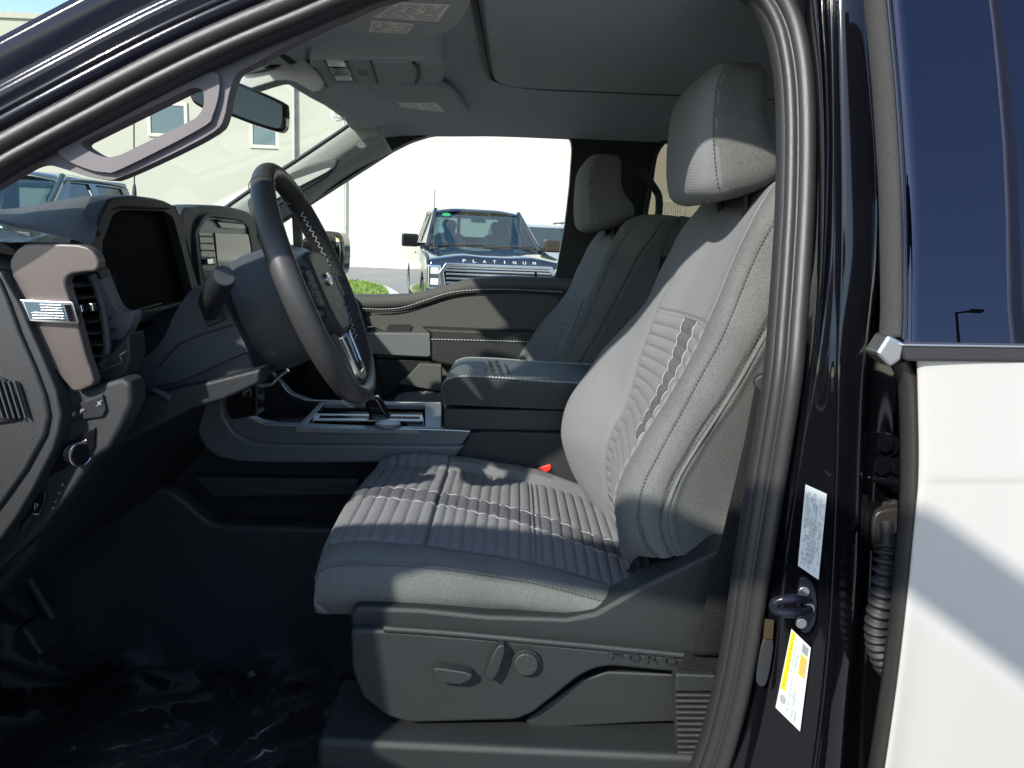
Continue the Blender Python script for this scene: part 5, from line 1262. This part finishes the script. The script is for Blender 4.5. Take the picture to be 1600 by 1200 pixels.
pxp('mirror_mount', [(352, 128), (366, 112), (385, 98), (430, 78), (466, 84), (500, 118), (506, 134), (490, 144), (462, 128), (434, 126), (398, 137), (375, 140)], 1.80, .05, K['visor'], mr, sm=2, bevel=.01)
pxp('camera_cover', [(376, 113), (395, 98), (430, 80), (438, 88), (440, 98), (425, 107), (385, 115)], 1.79, .02, K['gloss'], mr, sm=2, bevel=.004)
# antenna on our own wing
an = empty('wing_antenna', at(210, 330, y=2.60), 'thin black mast antenna standing beyond the windshield', 'antenna')
tube('mast', [at(209, 160, y=2.62), at(210, 300, y=2.62)], .0024, K['pole'], an, n=8); tube('mast_base', [at(210, 288, y=2.62), at(210, 300, y=2.62), at(210, 420, y=2.62)], [.004, .007, .008], K['pole'], an, n=12)
wgl = empty('bonnet', (-2, 1.83, 1.3), 'dark bonnet of the near truck beyond the windshield', 'bonnet')
poly('bonnet_panel', [Vector((-1.36, .95, 1.36)), Vector((-2.6, 1.0, 1.22)), Vector((-2.6, 2.66, 1.22)), Vector((-1.36, 2.71, 1.36))], (0, 0, -.5), K['paint'], wgl, bevel=.03)
# ================================================================== REAR DOOR
rd = empty('rear_door', (.9, .8, .6), 'white rear door with dark tinted glass and black belt moulding', 'truck door')
YD = .80
# outer skin: follows the hem curve on its front edge, gently crowned
edge_ = [(560, 1431), (600, 1433), (700, 1435), (742, 1434.5), (756, 1434), (770, 1433), (830, 1427), (950, 1415), (1075, 1400), (1200, 1382), (1320, 1364)]
rows = []
for py, ex in edge_:
    cr = 0 if py < 750 else .0012+.000012*(py-756); rows.append([at(ex-1, py, y=YD+.03), at(ex, py, y=YD+.006), at(ex+5, py, y=YD-.002), at(ex+40, py, y=YD-.006+cr), at(ex+140, py, y=YD-.010+cr), at(1760, py, y=YD-.012+cr), at(2750, py, y=YD-.006+cr)])
rows[0] = [Vector((p.x, p.y, rows[0][3].z)) for p in rows[0]]
Sheet(rows).build('outer_skin', 90, 50, K['white_paint'], rd, solid=.0)
tube('door_hem', [at(a, b, y=YD+.022) for a, b in [(1402, 562), (1412, 580), (1418, 600), (1421, 650), (1422, 720), (1420, 800), (1413, 880), (1405, 960), (1391, 1070), (1374, 1180), (1352, 1320)]], 1.0, K['seal'], rd, prof=[(.0088*math.cos(a), .014*math.sin(a)) for a in [6.2832*i/20 for i in range(20)]], ref=(0, 1, 0), sm=80, ang=0)
pxp('door_flange', [(1400, 560), (1440, 560), (1440, 700), (1436, 830), (1420, 960), (1392, 1150), (1370, 1330), (1352, 1330), (1376, 1150), (1402, 950), (1412, 830), (1416, 700), (1412, 600)], YD+.04, .02, K['paint'], rd, bevel=.004)
def glp(px, py):            # glass leans inwards towards the roof
    z0 = at(1500, 540, y=YD).z; p = at(px, py, y=YD)
    for _ in range(4): p = at(px, py, y=YD+max(-.05, (p.z-z0))*.20)
    return p
rows = [[glp(a, b) for a in (l, l+60, l+160, 1700, 2700)] for b, l in [(-80, 1384), (0, 1389), (125, 1399), (225, 1406), (300, 1411), (400, 1413), (540, 1411), (556, 1411)]]
Sheet(rows).build('window_glass', 30, 10, K['glass_dark'], rd, solid=.004)
fz = [(-80, 1369), (0, 1376), (125, 1388), (225, 1395), (300, 1399), (400, 1401), (480, 1402), (530, 1400)]
tube('run_channel', [glp(a, b)+Vector((0, .012, 0)) for b, a in fz], 1.0, K['fuzz'], rd, prof=[(.0098*math.cos(a), .016*math.sin(a)) for a in [6.2832*i/16 for i in range(16)]], ref=(0, 1, 0), sm=60, ang=0)
tube('bright_edge', [glp(a+10, b)+Vector((0, -.002, 0)) for b, a in fz], .0030, K['gloss'], rd, sm=60, n=12)
pxp('belt_moulding', [(1410, 538), (1500, 539), (1760, 544), (2750, 586), (2750, 611), (1760, 569), (1500, 566), (1414, 565)], YD-.014, .03, K['seal'], rd, bevel=.004, seg=3)
pxp('belt_strip', [(1410, 537), (1760, 542), (2750, 584), (2750, 588), (1760, 546), (1410, 541)], YD-.016, .02, K['steel'], rd, bevel=.001)
pxp('moulding_cap', [(1389, 522), (1416, 537), (1409, 563), (1391, 575), (1369, 553)], YD-.012, .03, K['steel'], rd, bevel=.004, seg=3)
# dark door inner and an added pale strip standing in for a reflection in the glass
box('inner_panel', (.62, .89, .5), (1.6, .93, 1.36), K['dark'], rd)
tube('reflection_strip', [glp(a, b)+Vector((0, .02, 0)) for b, a in [(-80, 1508), (0, 1522), (60, 1532), (120, 1541), (200, 1552), (280, 1562), (360, 1568), (450, 1573), (536, 1576)]], 1.0, K['label'], rd, prof=[(.004, -.001), (.004, .001), (-.004, .001), (-.004, -.001)], ref=(0, 1, 0), sm=50)
# ================================================================== OPEN FRONT DOOR (out of frame, throws the shade band)
od = empty('open_front_door', (-.80, .86, .5), 'open near front door standing just left of the view', 'truck door')
TH = math.radians(54)
def dw(s, t, z):        # s along the door from the hinge, t thickness outwards
    return Vector((-.80+s*math.cos(TH)-t*math.sin(TH), .86-s*math.sin(TH)-t*math.cos(TH), z))
def dpoly(name, pts, t0, depth, m, par=od, holes=(), bevel=.01):
    v = dw(0, t0+depth, 0)-dw(0, t0, 0)
    return poly(name, [dw(s, t0, z) for s, z in pts], v, m, par, [[dw(s, t0, z) for s, z in h] for h in holes], bevel)
dpoly('outer_panel', [(0, .48), (1.32, .48), (1.38, .9), (1.38, 1.20), (.0, 1.14)], 0, .10, K['white_paint'])
fo_ = [(.0, 1.12), (1.38, 1.18), (1.40, 1.60), (1.37, 1.84), (1.28, 1.89), (1.12, 1.905), (.92, 1.88), (.68, 1.80), (.55, 1.73), (.38, 1.63), (.12, 1.42)]
fi_ = [(.43, 1.17), (1.31, 1.22), (1.33, 1.60), (1.31, 1.74), (1.24, 1.80), (1.10, 1.82), (.91, 1.765), (.66, 1.645), (.44, 1.52), (.40, 1.47), (.40, 1.38)]
dpoly('window_frame', [(a, b+(.02 if a > .5 else 0)+(.02 if a > 1 else 0)) for a, b in fo_], .02, .02, K['paint'], holes=[[(a, b+(.035 if a > 1 and b > 1.5 else 0)) for a, b in fi_]])
dpoly('inner_trim', [(.02, .5), (1.30, .5), (1.36, .9), (1.36, 1.19), (.02, 1.13)], -.03, .028, K['dark2'])
dpoly('window_glass', fi_, .025, .004, K['glass_side'], bevel=0)
def finish():
    for e in EMP:
        off = Matrix.Translation(e.location).inverted()
        for c in e.children: c.matrix_parent_inverse = off
    for c in seat2.children: c.matrix_parent_inverse = Matrix.Translation(seat.location).inverted()
finish()
